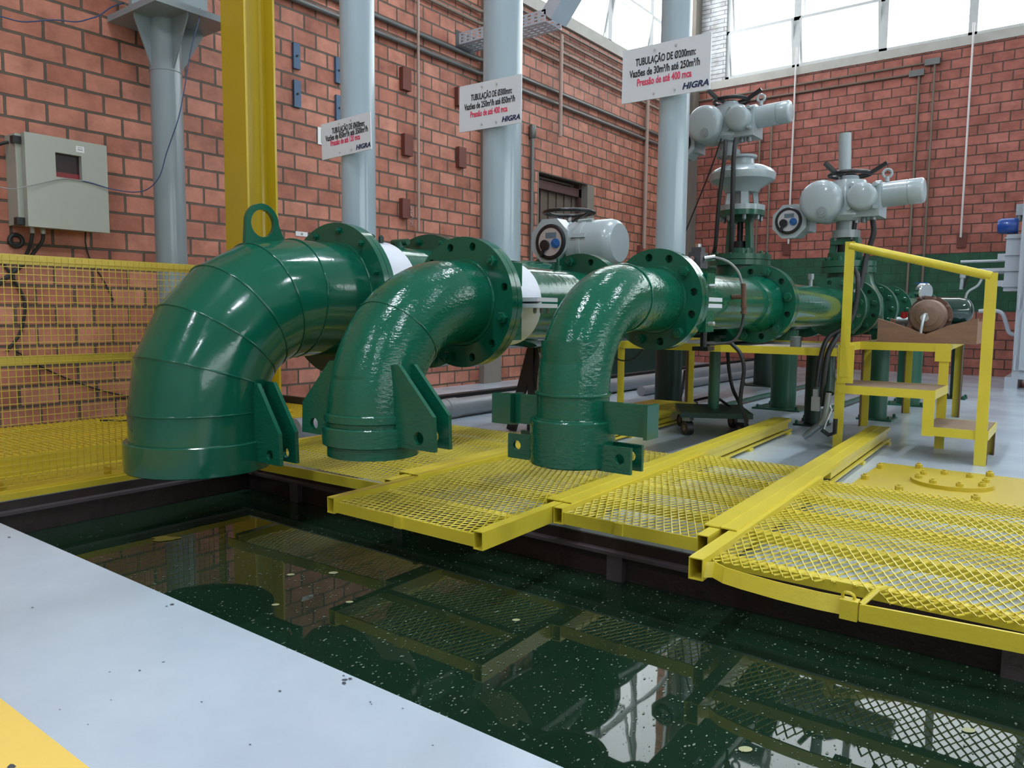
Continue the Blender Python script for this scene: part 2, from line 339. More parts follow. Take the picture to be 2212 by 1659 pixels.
# back brick wall, green painted band, high windows
b = MB()
b.bx(XB, XB + t, YR, YL, -0.3, 0.835); b.bx(XB, XB + t, YR, YL, 1.60, 4.245); b.bx(XB, XB + t, YR, YL, W1, ZC)
struct('wall_back', b, M['brick_back'], 'red brick wall at the far end of the hall', smooth=0)
gb = brick_mat('brick_green_paint', 'Y', 0.06, 0.100, '#1f5a3e', '#1c5238', '#1a4631', ms=0.004)
b = MB(); b.bx(XB - 0.003, XB + t, YR, YL, 0.835, 1.60); struct('wall_back_band', b, gb, 'dark green band painted across the far brick wall', smooth=0)
b = MB(); b.bx(XB - 0.02, XB + t, YR, YL, 4.245, 4.36); struct('trim_2', b, M['concrete'], 'pale concrete sill under the far windows', smooth=0)
b = MB(); b.bx(XB, XB + t, 4.75, 5.17, 4.36, W1); struct('wall_pier', b, M['brick_white'], 'whitewashed brick pier beside the far windows', smooth=0)
b = MB(); b.bx(XF - t, XF, YR, YL, -0.3, ZC); struct('wall_front', b, M['wallpaint'], smooth=0)
b = MB(); b.bx(XF, XB, YR - t, YR, -0.3, 2.0); b.bx(XF, XB, YR - t, YR, 3.5, ZC); b.bx(XF, -5.0, YR - t, YR, 2.0, 3.5); b.bx(7.0, XB, YR - t, YR, 2.0, 3.5); struct('wall_right', b, M['wallpaint'], smooth=0)

WN = [0]
def window(kind, a0, a1, z0, z1, plane, tilt=False, transom=None, inward=1, depth=0.05):
    # a bay: frame bars round the opening, panes below and above the transom, optional pivoted sashes
    WN[0] += 1; nm = 'window_%d' % WN[0]
    r = bpy.data.objects.new(nm, None); COL.objects.link(r); OFF[r.name] = V((0, 0, 0)); r['kind'] = 'structure'
    def P(a, n, z): return V((plane + n, a, z)) if kind == 'x' else V((a, plane + n, z))
    f = MB(); w = 0.05
    up = (1, 0, 0) if kind == 'x' else (0, 1, 0)
    for a in (a0 + w / 2, a1 - w / 2): f.bar(P(a, 0, z0), P(a, 0, z1), w, depth, up)
    for z in (z0 + w / 2, z1 - w / 2): f.bar(P(a0, 0, z), P(a1, 0, z), w, depth, up)
    if transom: f.bar(P(a0, 0, transom), P(a1, 0, transom), w, depth, up)
    f.build('window_frame', M['whitewash'], r, 0)
    zs = [z0 + w] + ([transom] if transom else []) + [z1 - w]
    for q in range(len(zs) - 1):
        l, h = zs[q], zs[q + 1]; mid = (l + h) / 2; hh = (h - l) / 2 - 0.012; aa0, aa1 = a0 + w + 0.01, a1 - w - 0.01
        th = math.radians(11) if tilt else 0.0
        top = (math.sin(th) * hh * inward, mid + math.cos(th) * hh); bot = (-math.sin(th) * hh * inward, mid - math.cos(th) * hh)
        g = MB(); vs = [P(aa0, bot[0], bot[1]), P(aa1, bot[0], bot[1]), P(aa1, top[0], top[1]), P(aa0, top[0], top[1])]
        nrm = (vs[1] - vs[0]).cross(vs[3] - vs[0]).normalized() * 0.002
        g.add([x - nrm for x in vs] + [x + nrm for x in vs], [(3, 2, 1, 0), (4, 5, 6, 7), (0, 1, 5, 4), (1, 2, 6, 5), (2, 3, 7, 6), (3, 0, 4, 7)])
        g.build('pane', M['glass'], r, 0)
        if tilt:
            s = MB()
            for i in range(4): s.bar(vs[i], vs[(i + 1) % 4], 0.03, 0.035, up)
            s.build('sash', M['whitewash'], r, 0)
    return r
ys = [4.75, 3.69, 2.52, 1.46, 0.4, -0.66, -1.72, -2.78, -3.84, -4.9, -5.96, -7.02]
for i in range(len(ys) - 1): window('x', ys[i + 1], ys[i], 4.36, W1, XB + 0.06, tilt=i < 2, transom=5.06 if i < 2 else None, inward=-1)
for i in range(4): window('y', 6.72 + 1.175 * i, 6.72 + 1.175 * (i + 1), W0, W1, YL + 0.06, tilt=i in (1, 2), transom=5.0, inward=-1)
for i in range(6): window('y', -5.0 + 2.0 * i, -5.0 + 2.0 * (i + 1), 2.0, 3.5, YR - 0.08)

# doorway: frame, reveal and slatted gate
d = bpy.data.objects.new('door_1', None); COL.objects.link(d); OFF[d.name] = V((0, 0, 0)); d['kind'] = 'structure'; d['label'] = 'dark brown doorway with a slatted gate in the left brick wall'
b = MB(); b.bx(DX0, DX0 + 0.05, YL + 0.08, YL + 0.16, 0, DZ); b.bx(DX1 - 0.06, DX1, YL + 0.08, YL + 0.16, 0, DZ); b.bx(DX0, DX1, YL + 0.08, YL + 0.16, DZ - 0.16, DZ - 0.06); b.build('frame', M['door'], d, 0)
b = MB(); b.bx(DX0 - 0.02, DX0 + 0.001, YL - 0.004, YL + t, 0, DZ); b.bx(DX1 - 0.001, DX1 + 0.16, YL - 0.012, YL + t, 0, DZ); b.build('reveal', M['concrete_dark'], d, 0)
b = MB(); n = 11
for i in range(n):
    x0 = DX0 + 0.05 + (DX1 - DX0 - 0.11) * i / n; b.bx(x0 + 0.006, x0 + (DX1 - DX0 - 0.11) / n - 0.006, YL + 0.13 + 0.012 * (i % 2), YL + 0.15 + 0.012 * (i % 2), 0.02, DZ - 0.16)
b.build('slat_panel', M['gate'], d, 0)
b = MB(); b.bx(DX0 - 0.3, DX1 + 0.3, YL + 0.60, YL + 0.62, 0, 2.8); b.bx(DX0 - 0.3, DX1 + 0.3, YL + 0.26, YL + 0.62, 2.8, 2.82); b.bx(DX0 - 0.32, DX0 - 0.3, YL + 0.26, YL + 0.62, 0, 2.8); b.bx(DX1 + 0.3, DX1 + 0.32, YL + 0.26, YL + 0.62, 0, 2.8); b.build('sky_blocker', M['beam_black'], d, 0)  # black box added behind the gate to shut out the sky

# lamps and daylight
for i, x in enumerate((-4.3, 0.7, 5.3)):
    for j, y in enumerate((-2.8, 1.9)):
        tl = thing('ceiling_lamp', 'white linear lamp hung from the hall ceiling', 'lamp', (x, y, 6.2), 'linear lamps under the ceiling')
        q = MB(); q.bx(x - 0.65, x + 0.65, y - 0.14, y + 0.14, 6.2, 6.26); q.build('housing', M['white'], tl, 0)
        q = MB(); q.bx(x - 0.62, x + 0.62, y - 0.12, y + 0.12, 6.18, 6.2); q.build('diffuser', M['lamp'], tl, 0)
        q = MB(); q.cyl((x - 0.5, y, 6.26), (x - 0.5, y, ZC), 0.004, n=6); q.cyl((x + 0.5, y, 6.26), (x + 0.5, y, ZC), 0.004, n=6); q.build('suspension_wire', M['galv'], tl)
wd = bpy.data.worlds.new('overcast_sky'); sc.world = wd; wd.use_nodes = True
bg = wd.node_tree.nodes['Background']; bg.inputs['Color'].default_value = (0.93, 0.97, 1.0, 1); bg.inputs['Strength'].default_value = 5.0
def portal(loc, rot, sx, sy):
    l = bpy.data.lights.new('daylight', 'AREA'); l.shape = 'RECTANGLE'; l.size = sx; l.size_y = sy; l.cycles.is_portal = True
    o = bpy.data.objects.new('daylight', l); COL.objects.link(o); o.location = loc; o.rotation_euler = rot
portal((XB + 0.3, -1.1, 5.45), (0, math.radians(90), 0), 2.2, 11.8)
portal((9.07, YL + 0.3, 5.42), (math.radians(-90), 0, 0), 4.7, 2.25)
portal((1.0, YR - 0.3, 2.75), (math.radians(90), 0, 0), 12.0, 1.5)
sc.view_settings.view_transform = 'Standard'; sc.view_settings.look = 'None'; sc.view_settings.exposure = 0.46; sc.view_settings.gamma = 1.0
# ------------------------------------------------------------------ pipelines
YA, ZA = 1.235, 0.812      # slim line
YB, ZB = 1.99, 0.800       # medium line
YC, ZCX = 2.81, 0.8155      # widest line
G, GT, GD, GK = M['green'], M['green_thick'], M['green_dark'], M['green_black']
def bolts(par, name, P, ax, r, h, material):            # hex heads with a shank, the first meshed and the rest copied
    first = None
    for p in P:
        if first is None:
            w = V(ax).normalized(); p0 = V(p); b = MB()
            b.lathe(p0, w, [(0, r), (h, r), (h + 0.002, r * 0.85)], 6); b.cyl(p0 + w * h, p0 + w * (h + r * 0.5), r * 0.5, n=10)
            first = b.build(name, material, par, 25)
        else:
            c = first.copy(); COL.objects.link(c); c.location = V(p) - p0; OFF[c.name] = OFF[first.name]
    return first
def flange(par, X, Y, Z, r, t, nh, rbc, a0, holes=(), bl=(), hr=0.013, br=0.017, material=None, name='flange', ri=0.0):
    material = material or G
    ang = [a0 + 2 * pi * k / nh for k in range(nh)]
    H = [[(rbc * math.sin(ang[k]) + q[0], rbc * math.cos(ang[k]) + q[1]) for q in circ(hr, 14)] for k in holes]
    if ri: H.append(circ(ri, 40))
    b = MB(); b.prism(circ(r, 72), (X, Y, Z), (0, -1, 0), (0, 0, 1), t, H); f = b.build(name, material, par, 30)
    if bl:
        bolts(f, 'bolt', [(X - t / 2, Y - rbc * math.sin(ang[k]), Z + rbc * math.cos(ang[k])) for k in bl], (-1, 0, 0), br, br * 0.9, material)
    return f
def elbow(label, Y, ZX, Xv, r, R, z0, Xf, seg, smooth, material, group=None):
    t = thing('pipe_elbow', label, 'pipe elbow', (Xv, Y, z0), group)
    n = 64; b = MB(); Rg = []
    def ring(c, radial, rr): return [V(c) + V(radial) * (rr * math.cos(2 * pi * j / n)) + V((0, 1, 0)) * (rr * math.sin(2 * pi * j / n)) for j in range(n)]
    ex = V((1, 0, 0))
    Rg.append(ring((Xv, Y, z0 + 0.28), ex, r * 0.90)); Rg.append(ring((Xv, Y, z0), ex, r * 0.92)); Rg.append(ring((Xv, Y, z0), ex, r))
    for k in range(seg + 1):
        a = pi / 2 * k / seg; rad = V((math.cos(a), 0, -math.sin(a)))
        c = V((Xv + R, Y, ZX - R)) - rad * R
        Rg.append(ring(c, V((math.cos(a), 0, -math.sin(a))), r))
    Rg.append(ring((Xf, Y, ZX), (0, 0, -1), r))
    b.rings(Rg, (True, False)); b.build('bend', material, t, smooth)
    return t
def seam(par, Y, ZX, Xv, R, r, a, br=0.006, material=None):
    rad = V((math.cos(a), 0, -math.sin(a))); c = V((Xv + R, Y, ZX - R)) - rad * R
    b = MB(); b.torus(c, V((math.sin(a), 0, math.cos(a))), r + br * 0.15, br, 64, 6); return b.build('weld_seam', material or G, par, 60)
def collar(par, X, Y, z0, z1, r, ri, material, name='collar'):
    b = MB(); b.lathe((X, Y, z0), (0, 0, 1), [(0, ri), (0, r - 0.003), (0.003, r), (z1 - z0 - 0.004, r), (z1 - z0, r - 0.004), (z1 - z0, ri - 0.002)], 64, (False, False)); return b.build(name, material, par, 40)
def lug(par, X, poly, t, hole, hr, material):            # plate lying in the Y-Z plane
    b = MB(); b.prism([(-y, z) for y, z in poly], (X, 0, 0), (0, -1, 0), (0, 0, 1), t, [circ(hr, 16, (-hole[0], hole[1]))] if hole else []); return b.build('lug_plate', material, par, 20)

# --- slim elbow nearest the viewer's right
e = elbow('slim glossy green pipe elbow with a wide collar and square side brackets', YA, ZA, 1.942, 0.1095, 0.29, 0.40, 2.47, 24, 40, GT)
seam(e, YA, ZA, 1.942, 0.29, 0.1095, 0.0, 0.006, GT); seam(e, YA, ZA, 1.942, 0.29, 0.1095, pi / 2, 0.004, GT)
b = MB(); b.torus((2.468, YA, ZA), (1, 0, 0), 0.112, 0.010, 48, 6); b.build('weld_seam', GT, e, 60)
collar(e, 1.942, YA, 0.310, 0.447, 0.129, 0.108, GT); b = MB(); b.torus((1.942, YA, 0.447), (0, 0, 1), 0.113, 0.006, 48, 6); b.build('weld_seam', GT, e, 60)
flange(e, 2.478, YA, ZA, 0.178, 0.028, 12, 0.149, math.radians(-10), holes=(0, 1, 3, 4, 6, 8, 9, 11), bl=(2, 5, 7, 10), hr=0.014, br=0.019)
for s in (-1, 1):
    y0, y1 = YA + s * 0.10, YA + s * 0.258
    b = MB(); b.bx(1.932, 1.950, min(y0, y1), max(y0, y1), 0.412, 0.505); b.build('bracket_plate', GT, e, 0)
    b = MB(); yy = YA + s * (0.262 if s < 0 else 0.215); b.bx(1.905, 1.975, yy - 0.006, yy + 0.006, 0.410, 0.507)
    if s > 0: b.bx(1.926, 1.956, YA + 0.21, YA + 0.30, 0.406, 0.502)
    b.build('end_plate', G, e, 0)
    for X in (1.912, 1.98): lug(e, X, [(YA + s * 0.11, 0.305), (YA + s * 0.218, 0.305), (YA + s * 0.218, 0.382), (YA + s * 0.11, 0.382)], 0.012, (YA + s * 0.183, 0.347), 0.015, GT)
b = MB(); b.torus((1.86, YA - 0.03, 0.457), (0.3, 0.2, 1), 0.012, 0.003, 16, 6); b.build('wire_eye', GK, e)

# --- medium elbow in the middle
e = elbow('medium glossy green pipe elbow with pairs of sloping lug plates and a stepped collar', YB, ZB, 1.83, 0.160, 0.40, 0.265, 2.30, 28, 40, GT)
seam(e, YB, ZB, 1.83, 0.40, 0.160, pi / 4, 0.003, G)
b = MB(); b.torus((2.298, YB, ZB), (1, 0, 0), 0.163, 0.010, 56, 6); b.build('weld_seam', GT, e, 60)
collar(e, 1.83, YB, 0.385, 0.415, 0.170, 0.158, GT, 'collar_ring'); collar(e, 1.83, YB, 0.305, 0.370, 0.176, 0.158, GT)
flange(e, 2.312, YB, ZB, 0.256, 0.030, 12, 0.222, math.radians(-15), holes=(0, 1, 3, 5, 6, 8, 9, 11), bl=(2, 4, 7, 10), hr=0.016, br=0.022)
for s in (-1, 1):
    for X in (1.790, 1.862):
        lug(e, X, [(YB + s * 0.14, 0.585), (YB + s * 0.175, 0.585), (YB + s * 0.330, 0.425), (YB + s * 0.335, 0.312), (YB + s * 0.14, 0.312)], 0.015, (YB + s * 0.265, 0.350), 0.022, GT)

# --- wide mitred elbow on the left
XC = 1.656
e = elbow('huge green mitred pipe elbow with a lifting eye on top', YC, ZCX, XC, 0.256, 0.4475, 0.147, 2.362, 5, 12, G)
for k in range(6): seam(e, YC, ZCX, XC, 0.4475, 0.256, pi / 2 * k / 5, 0.004)
b = MB(); b.torus((2.347, YC, ZCX), (1, 0, 0), 0.259, 0.011, 64, 6); b.build('weld_seam', GT, e, 60)
collar(e, XC, YC, 0.141, 0.257, 0.274, 0.254, G)
flange(e, 2.358, YC, ZCX, 0.350, 0.030, 12, 0.315, math.radians(-22), bl=range(12), br=0.015)
for X in (1.747, 1.820): lug(e, X, [(2.596, 0.482), (2.537, 0.482), (2.408, 0.299), (2.403, 0.177), (2.596, 0.177)], 0.016, (2.466, 0.212), 0.020, GT)
ring_o = [(1.875, 0.97)] + [(1.9645 + 0.079 * math.cos(a), 1.125 + 0.082 * math.sin(a)) for a in [pi - pi * i / 24 for i in range(25)]] + [(2.090, 1.02)]
b = MB(); b.prism(ring_o, (0, YC, 0), (1, 0, 0), (0, 0, 1), 0.021, [circ(0.057, 28, (1.9645, 1.125))]); b.build('lifting_eye', G, e, 30)

# --- straight pipes: companion flange, split sleeve, pipe run, next flanges
def run(label, Y, Z, r, X0, X1, parts, gname='pipe', material=None):
    t = thing('straight_pipe', label, 'pipe', (X0, Y, Z - r), None)
    b = MB(); b.cyl((X0, Y, Z), (X1, Y, Z), r, n=64); b.build('pipe_wall', material or G, t, 30)
    return t
# slim line
p = run('slim green pipe run joined behind the slim elbow with four bolted flanges', YA, ZA, 0.1095, 2.494, 4.80, None)
flange(p, 2.508, YA, ZA, 0.178, 0.026, 12, 0.149, 0.0)
flange(p, 3.498, YA, ZA, 0.179, 0.026, 12, 0.150, math.radians(-12), holes=(0, 2, 4, 6, 8, 10), bl=(1, 3, 5, 7, 9, 11), hr=0.014, br=0.021)
flange(p, 3.528, YA, ZA, 0.179, 0.026, 12, 0.150, 0.0)
b = MB(); b.lathe((3.33, YA, ZA), (1, 0, 0), [(0, 0.110), (0.09, 0.116), (0.15, 0.128)], 56, (False, False)); b.build('weld_neck', G, p, 40)
b = MB(); b.bx(2.53, 2.60, YA - 0.165, YA - 0.10, 0.70, 0.775); b.build('hinge_clamp', GT, p, 0)
b = MB(); b.bx(2.53, 2.60, YA - 0.165, YA - 0.10, 0.835, 0.905); b.build('hinge_clamp', GT, p, 0)
for z in (0.792, 0.814):
    b = MB(); b.bx(2.53, 2.66, YA - 0.17, YA - 0.11, z - 0.007, z + 0.007); b.build('clamp_plate', M['white_band'], p, 0)
bolts(p, 'bolt', [(2.55, YA - 0.166, z) for z in (0.86, 0.73)], (0, -1, 0), 0.008, 0.02, M['silver'])
for x, nm in ((4.02, 'vent_plug'), (4.32, 'vent_plug')):
    if x > 4.1: b = MB(); b.cyl((x, YA, ZA + 0.105), (x, YA, ZA + 0.145), 0.012, n=12); b.cyl((x, YA, ZA + 0.145), (x, YA, ZA + 0.175), 0.017, n=6); b.build(nm, M['galv'], p)
# medium line
p = run('medium green pipe run with a white split sleeve around it', YB, ZB, 0.160, 2.328, 4.85, None)
flange(p, 2.344, YB, ZB, 0.256, 0.028, 12, 0.222, 0.0)
b = MB(); b.lathe((2.36, YB, ZB), (1, 0, 0), [(0, 0.215), (0.03, 0.205), (0.07, 0.17)], 56, (False, False)); b.build('weld_neck', G, p, 40)
b = MB(); b.lathe((2.43, YB, ZB), (1, 0, 0), [(0, 0.158), (0, 0.176), (0.17, 0.176), (0.17, 0.158)], 64, (False, False)); sl = b.build('split_sleeve', M['white_band'], p, 30)
for z in (ZB - 0.010, ZB + 0.014):
    b = MB(); b.bx(2.445, 2.585, YB - 0.265, YB - 0.16, z - 0.008, z + 0.008); b.build('sleeve_lug', M['white_band'], sl, 0)
bolts(sl, 'bolt', [(x, YB - 0.235, ZB - 0.019) for x in (2.47, 2.515, 2.56)], (0, 0, -1), 0.008, 0.018, M['galv'])
b = MB(); b.bx(2.36, 2.43, YB - 0.20, YB - 0.125, 0.865, 0.955); b.build('hinge_clamp', GT, p, 0)
b = MB(); b.bx(2.36, 2.43, YB - 0.20, YB - 0.125, 0.655, 0.745); b.build('hinge_clamp', GT, p, 0)
for k, x in enumerate((3.174, 3.206)): flange(p, x, YB, ZB, 0.248, 0.028, 12, 0.214, math.radians(-12), holes=(1, 2, 4, 5, 7, 8, 10, 11) if not k else (), bl=(0, 3, 6, 9) if not k else (), hr=0.016, br=0.022)
b = MB(); b.cyl((2.98, YB, ZB + 0.155), (2.98, YB, ZB + 0.18), 0.02, n=12); b.cyl((2.98, YB, ZB + 0.18), (2.98, YB, ZB + 0.215), 0.008, n=10); b.build('bleed_valve', G, p)
# wide line
p = run('widest green pipe run with a broad white sleeve band', YC, ZCX, 0.268, 2.374, 4.21, None)
flange(p, 2.390, YC, ZCX, 0.350, 0.029, 12, 0.315, 0.0)
b = MB(); b.lathe((2.452, YC, ZCX), (1, 0, 0), [(0, 0.266), (0, 0.285), (0.17, 0.285), (0.17, 0.266)], 72, (False, False)); sl = b.build('split_sleeve', M['white_band'], p, 30)
bolts(sl, 'bolt', [(2.505, YC - 0.09, ZCX + 0.272), (2.56, YC - 0.09, ZCX + 0.272)], (0, 0, 1), 0.013, 0.028, GK)
for k, x in enumerate((2.98, 3.013)): flange(p, x, YC, ZCX, 0.350, 0.030, 12, 0.315, math.radians(-10), bl=range(12) if not k else (), br=0.018)
b = MB(); b.cyl((2.775, YC, ZCX + 0.26), (2.775, YC, ZCX + 0.295), 0.027, n=12); b.cyl((2.775, YC - 0.055, ZCX + 0.295), (2.775, YC + 0.055, ZCX + 0.295), 0.016, n=10); b.build('bleed_valve', GD, p)

# --- valves
def gate_valve(label, Y, Z, r, X0, X1, fr, bon_r, bon_z, yoke, mount):
    xc = (X0 + X1) / 2
    t = thing('gate_valve', label, 'valve', (xc, Y, Z - fr))
    b = MB(); b.lathe((X0, Y, Z), (1, 0, 0), [(0, r), ((X1 - X0) * 0.25, r * 1.12), ((X1 - X0) * 0.75, r * 1.12), (X1 - X0, r)], 48); b.cyl((xc, Y, Z), (xc, Y, bon_z - 0.03), bon_r * 0.72, n=40); b.lathe((xc, Y, Z - fr * 0.9), (0, 0, 1), [(0, r * 0.6), (fr * 0.3, r * 0.95), (fr * 0.9, r * 1.0)], 40); b.build('body', GD, t, 40)
    for x in (X0, X1): flange(t, x, Y, Z, fr, 0.03, 12, fr * 0.84, math.radians(-12), holes=(0, 2, 4, 6, 8, 10), bl=(1, 3, 5, 7, 9, 11), hr=0.013, br=0.018, material=GD)
    b = MB(); b.cyl((xc, Y, bon_z - 0.035), (xc, Y, bon_z), bon_r, n=40); b.cyl((xc, Y, bon_z + 0.004), (xc, Y, bon_z + 0.04), bon_r, n=40); bf = b.build('bonnet_flange', GD, t, 30)
    bolts(bf, 'bolt', [(xc + bon_r * 0.86 * math.cos(a), Y + bon_r * 0.86 * math.sin(a), bon_z + 0.04) for a in [2 * pi * k / 10 for k in range(10)]], (0, 0, 1), 0.014, 0.016, GD)
    z0, z1 = yoke; b = MB()
    for s in (-1, 1): b.bar((xc, Y + s * 0.075, z0), (xc, Y + s * 0.06, z1), 0.035, 0.07, (1, 0, 0))
    b.cyl((xc, Y, z0 - 0.01), (xc, Y, z0 + 0.05), 0.10, n=24); b.bar((xc, Y - 0.08, z1 - 0.02), (xc, Y + 0.08, z1 - 0.02), 0.09, 0.04); b.build('yoke', GD, t, 25)
    b = MB(); b.cyl((xc, Y, z0), (xc, Y, z1), 0.02, n=12); b.cyl((xc, Y, z0 + 0.02), (xc, Y, z0 + 0.10), 0.045, n=16); b.build('stem', M['black'], t)
    return t
gate_valve('green gate valve on the slim pipe beside the yellow steps', YA, ZA, 0.12, 4.83, 5.20, 0.178, 0.135, 1.055, (1.095, 1.235), 0)
vB = gate_valve('green gate valve on the medium pipe with a tall yoke', YB, ZB, 0.17, 4.90, 5.60, 0.225, 0.21, 1.135, (1.17, 1.44), 0)
xB = 5.25
b = MB(); b.cyl((xB, YB, 1.44), (xB, YB, 1.475), 0.16, n=32); mp = b.build('mount_plate', GD, vB, 30)
bolts(mp, 'bolt', [(xB + 0.135 * math.cos(a), YB + 0.135 * math.sin(a), 1.44) for a in [pi / 6 + 2 * pi * k / 8 for k in range(8)]], (0, 0, -1), 0.014, 0.03, M['galv'])
# bevel gearbox between valve and actuator
t = thing('bevel_gearbox', 'flat round grey gearbox stacked between a yoke and an actuator', 'gearbox', (xB, YB, 1.475))
b = MB(); b.cyl((xB, YB, 1.475), (xB, YB, 1.51), 0.16, n=32); fl = b.build('flange', M['act'], t, 30)
b = MB()
for a in (0.6, 2.2, 3.7, 5.2): b.bar((xB + 0.10 * math.cos(a), YB + 0.10 * math.sin(a), 1.51), (xB + 0.085 * math.cos(a), YB + 0.085 * math.sin(a), 1.62), 0.05, 0.03, (math.cos(a), math.sin(a), 0))
b.cyl((xB, YB, 1.51), (xB, YB, 1.66), 0.055, n=20); b.build('pedestal', M['act'], t, 25)
b = MB(); b.lathe((xB, YB, 1.60), (0, 0, 1), [(0, 0.11), (0.03, 0.13), (0.06, 0.18), (0.08, 0.215), (0.105, 0.222), (0.125, 0.222), (0.15, 0.20), (0.175, 0.15), (0.19, 0.08), (0.23, 0.075), (0.235, 0.095), (0.25, 0.095)], 40); b.build('gear_case', M['act'], t, 28)
bolts(t, 'bolt', [(xB + 0.205 * math.cos(a), YB + 0.205 * math.sin(a), 1.725) for a in [2 * pi * k / 8 for k in range(8)]], (0, 0, 1), 0.012, 0.014, M['act'])
t = thing('butterfly_valve', 'green flanged valve body on the widest pipe under a grey actuator', 'valve', (4.36, YC, ZCX - 0.35))
b = MB(); b.cyl((4.24, YC, ZCX), (4.48, YC, ZCX), 0.28, n=56); b.cyl((4.36, YC, ZCX), (4.36, YC, 1.150), 0.08, n=24); b.build('body', GD, t, 30)
for x in (4.232, 4.48): flange(t, x, YC, ZCX, 0.350, 0.032, 12, 0.315, 0, bl=range(12), material=GD)
# pipes beyond the valves
p = run('green pipe run beyond the slim gate valve with a capped upright branch', YA, ZA, 0.105, 5.24, 8.25, None, material=GD)
b = MB(); b.lathe((5.46, YA, ZA - 0.13), (0, 0, 1), [(0, 0.13), (0.06, 0.145), (0.20, 0.135), (0.30, 0.075), (0.36, 0.065), (0.365, 0.085), (0.40, 0.085), (0.403, 0.08), (0.406, 0.085), (0.44, 0.085)], 40); b.build('branch', GD, p, 30)
for i, x in enumerate((5.23, 5.72, 5.755, 6.25, 7.62, 7.655)): flange(p, x, YA, ZA, 0.178, 0.028, 12, 0.150, 0, bl=range(12) if i in (0, 1, 3, 4) else (), material=GD)
run('green pipe run beyond the medium gate valve', YB, ZB, 0.155, 5.64, 10.6, None, material=GD)
p2 = run('dark green pipe run beyond the widest valve', YC, ZCX, 0.26, 4.50, 11.0, None, material=GD)
p3 = bpy.data.objects['straight_pipe.004']
for i, x in enumerate((6.85, 6.885, 9.0)): flange(p3, x, YB, ZB, 0.225, 0.03, 12, 0.19, 0, bl=range(12) if i == 0 else (), material=GD)
for i, x in enumerate((7.1, 7.134)): flange(p2, x, YC, ZCX, 0.345, 0.032, 12, 0.31, 0, bl=range(12) if i == 0 else (), material=GD)

# --- supports under the pipes
def support(label, X, Y, r, z1, base, material=None, plate=0.012):
    t = thing('pipe_support', label, 'support', (X, Y, 0)); m_ = material or GD
    b = MB(); b.cyl((X, Y, plate), (X, Y, z1), r, n=32); b.build('post', m_, t, 30)
    b = MB(); b.bx(X - base, X + base, Y - base, Y + base, 0, plate); b.build('base_plate', m_, t, 0)
    bolts(t, 'anchor_bolt', [(X + sx * base * 0.82, Y + sy * base * 0.82, plate) for sx in (-1, 1) for sy in (-1, 1)], (0, 0, 1), 0.012, 0.02, GD)
    return t
support('stout green post on a square base plate under the medium pipe', 6.34, YB, 0.100, ZB - 0.156, 0.19)
support('narrow green post just behind the yellow steps', 6.15, YA, 0.066, ZA - 0.107, 0.12)
support('broad green post seen between the legs of the yellow steps', 7.35, YA, 0.095, ZA - 0.107, 0.15)
support('thin dark green post seen past the step leg nearest the far wall', 8.2, 0.98, 0.05, 0.60, 0.09, GK)
support('dark green post on a wide plate under the widest pipe beside the cables', 8.3, YC, 0.12, ZCX - 0.262, 0.20, GK)
support('shadowed green post under the widest pipe behind the castor stand', 5.9, YC, 0.11, ZCX - 0.262, 0.18, GK)
support('dark green post behind the hanging hose coupling', 5.50, 1.52, 0.055, 0.56, 0.10, GK)
t = thing('support_trestle', 'black steel trestle beneath the widest pipe', 'support', (3.93, YC, 0))
b = MB()
for s in (-1, 1): b.bar((3.93, YC + s * 0.16, 0), (3.93, YC, 0.53), 0.07, 0.02, (1, 0, 0))
b.bx(3.91, 3.95, YC - 0.15, YC + 0.15, 0.12, 0.16); b.bx(3.91, 3.95, YC - 0.02, YC + 0.02, 0, 0.545); b.build('frame', M['beam_black'], t, 0)
for lb, y, x0, x1 in (('long green tie bar lying on the floor beside the castor stand', 2.36, 5.05, 9.6), ('short green tie bar on the floor behind the steps', 1.62, 5.7, 8.6)):
    b = MB(); b.bx(x0, x1, y - 0.02, y + 0.02, 0.015, 0.04); b.bx(x0, x0 + 0.04, y - 0.03, y + 0.03, 0, 0.015); b.bx(x1 - 0.04, x1, y - 0.03, y + 0.03, 0, 0.015)
    tag(b.build('floor_tie_bar', GD, None, 0), lb, 'bar')

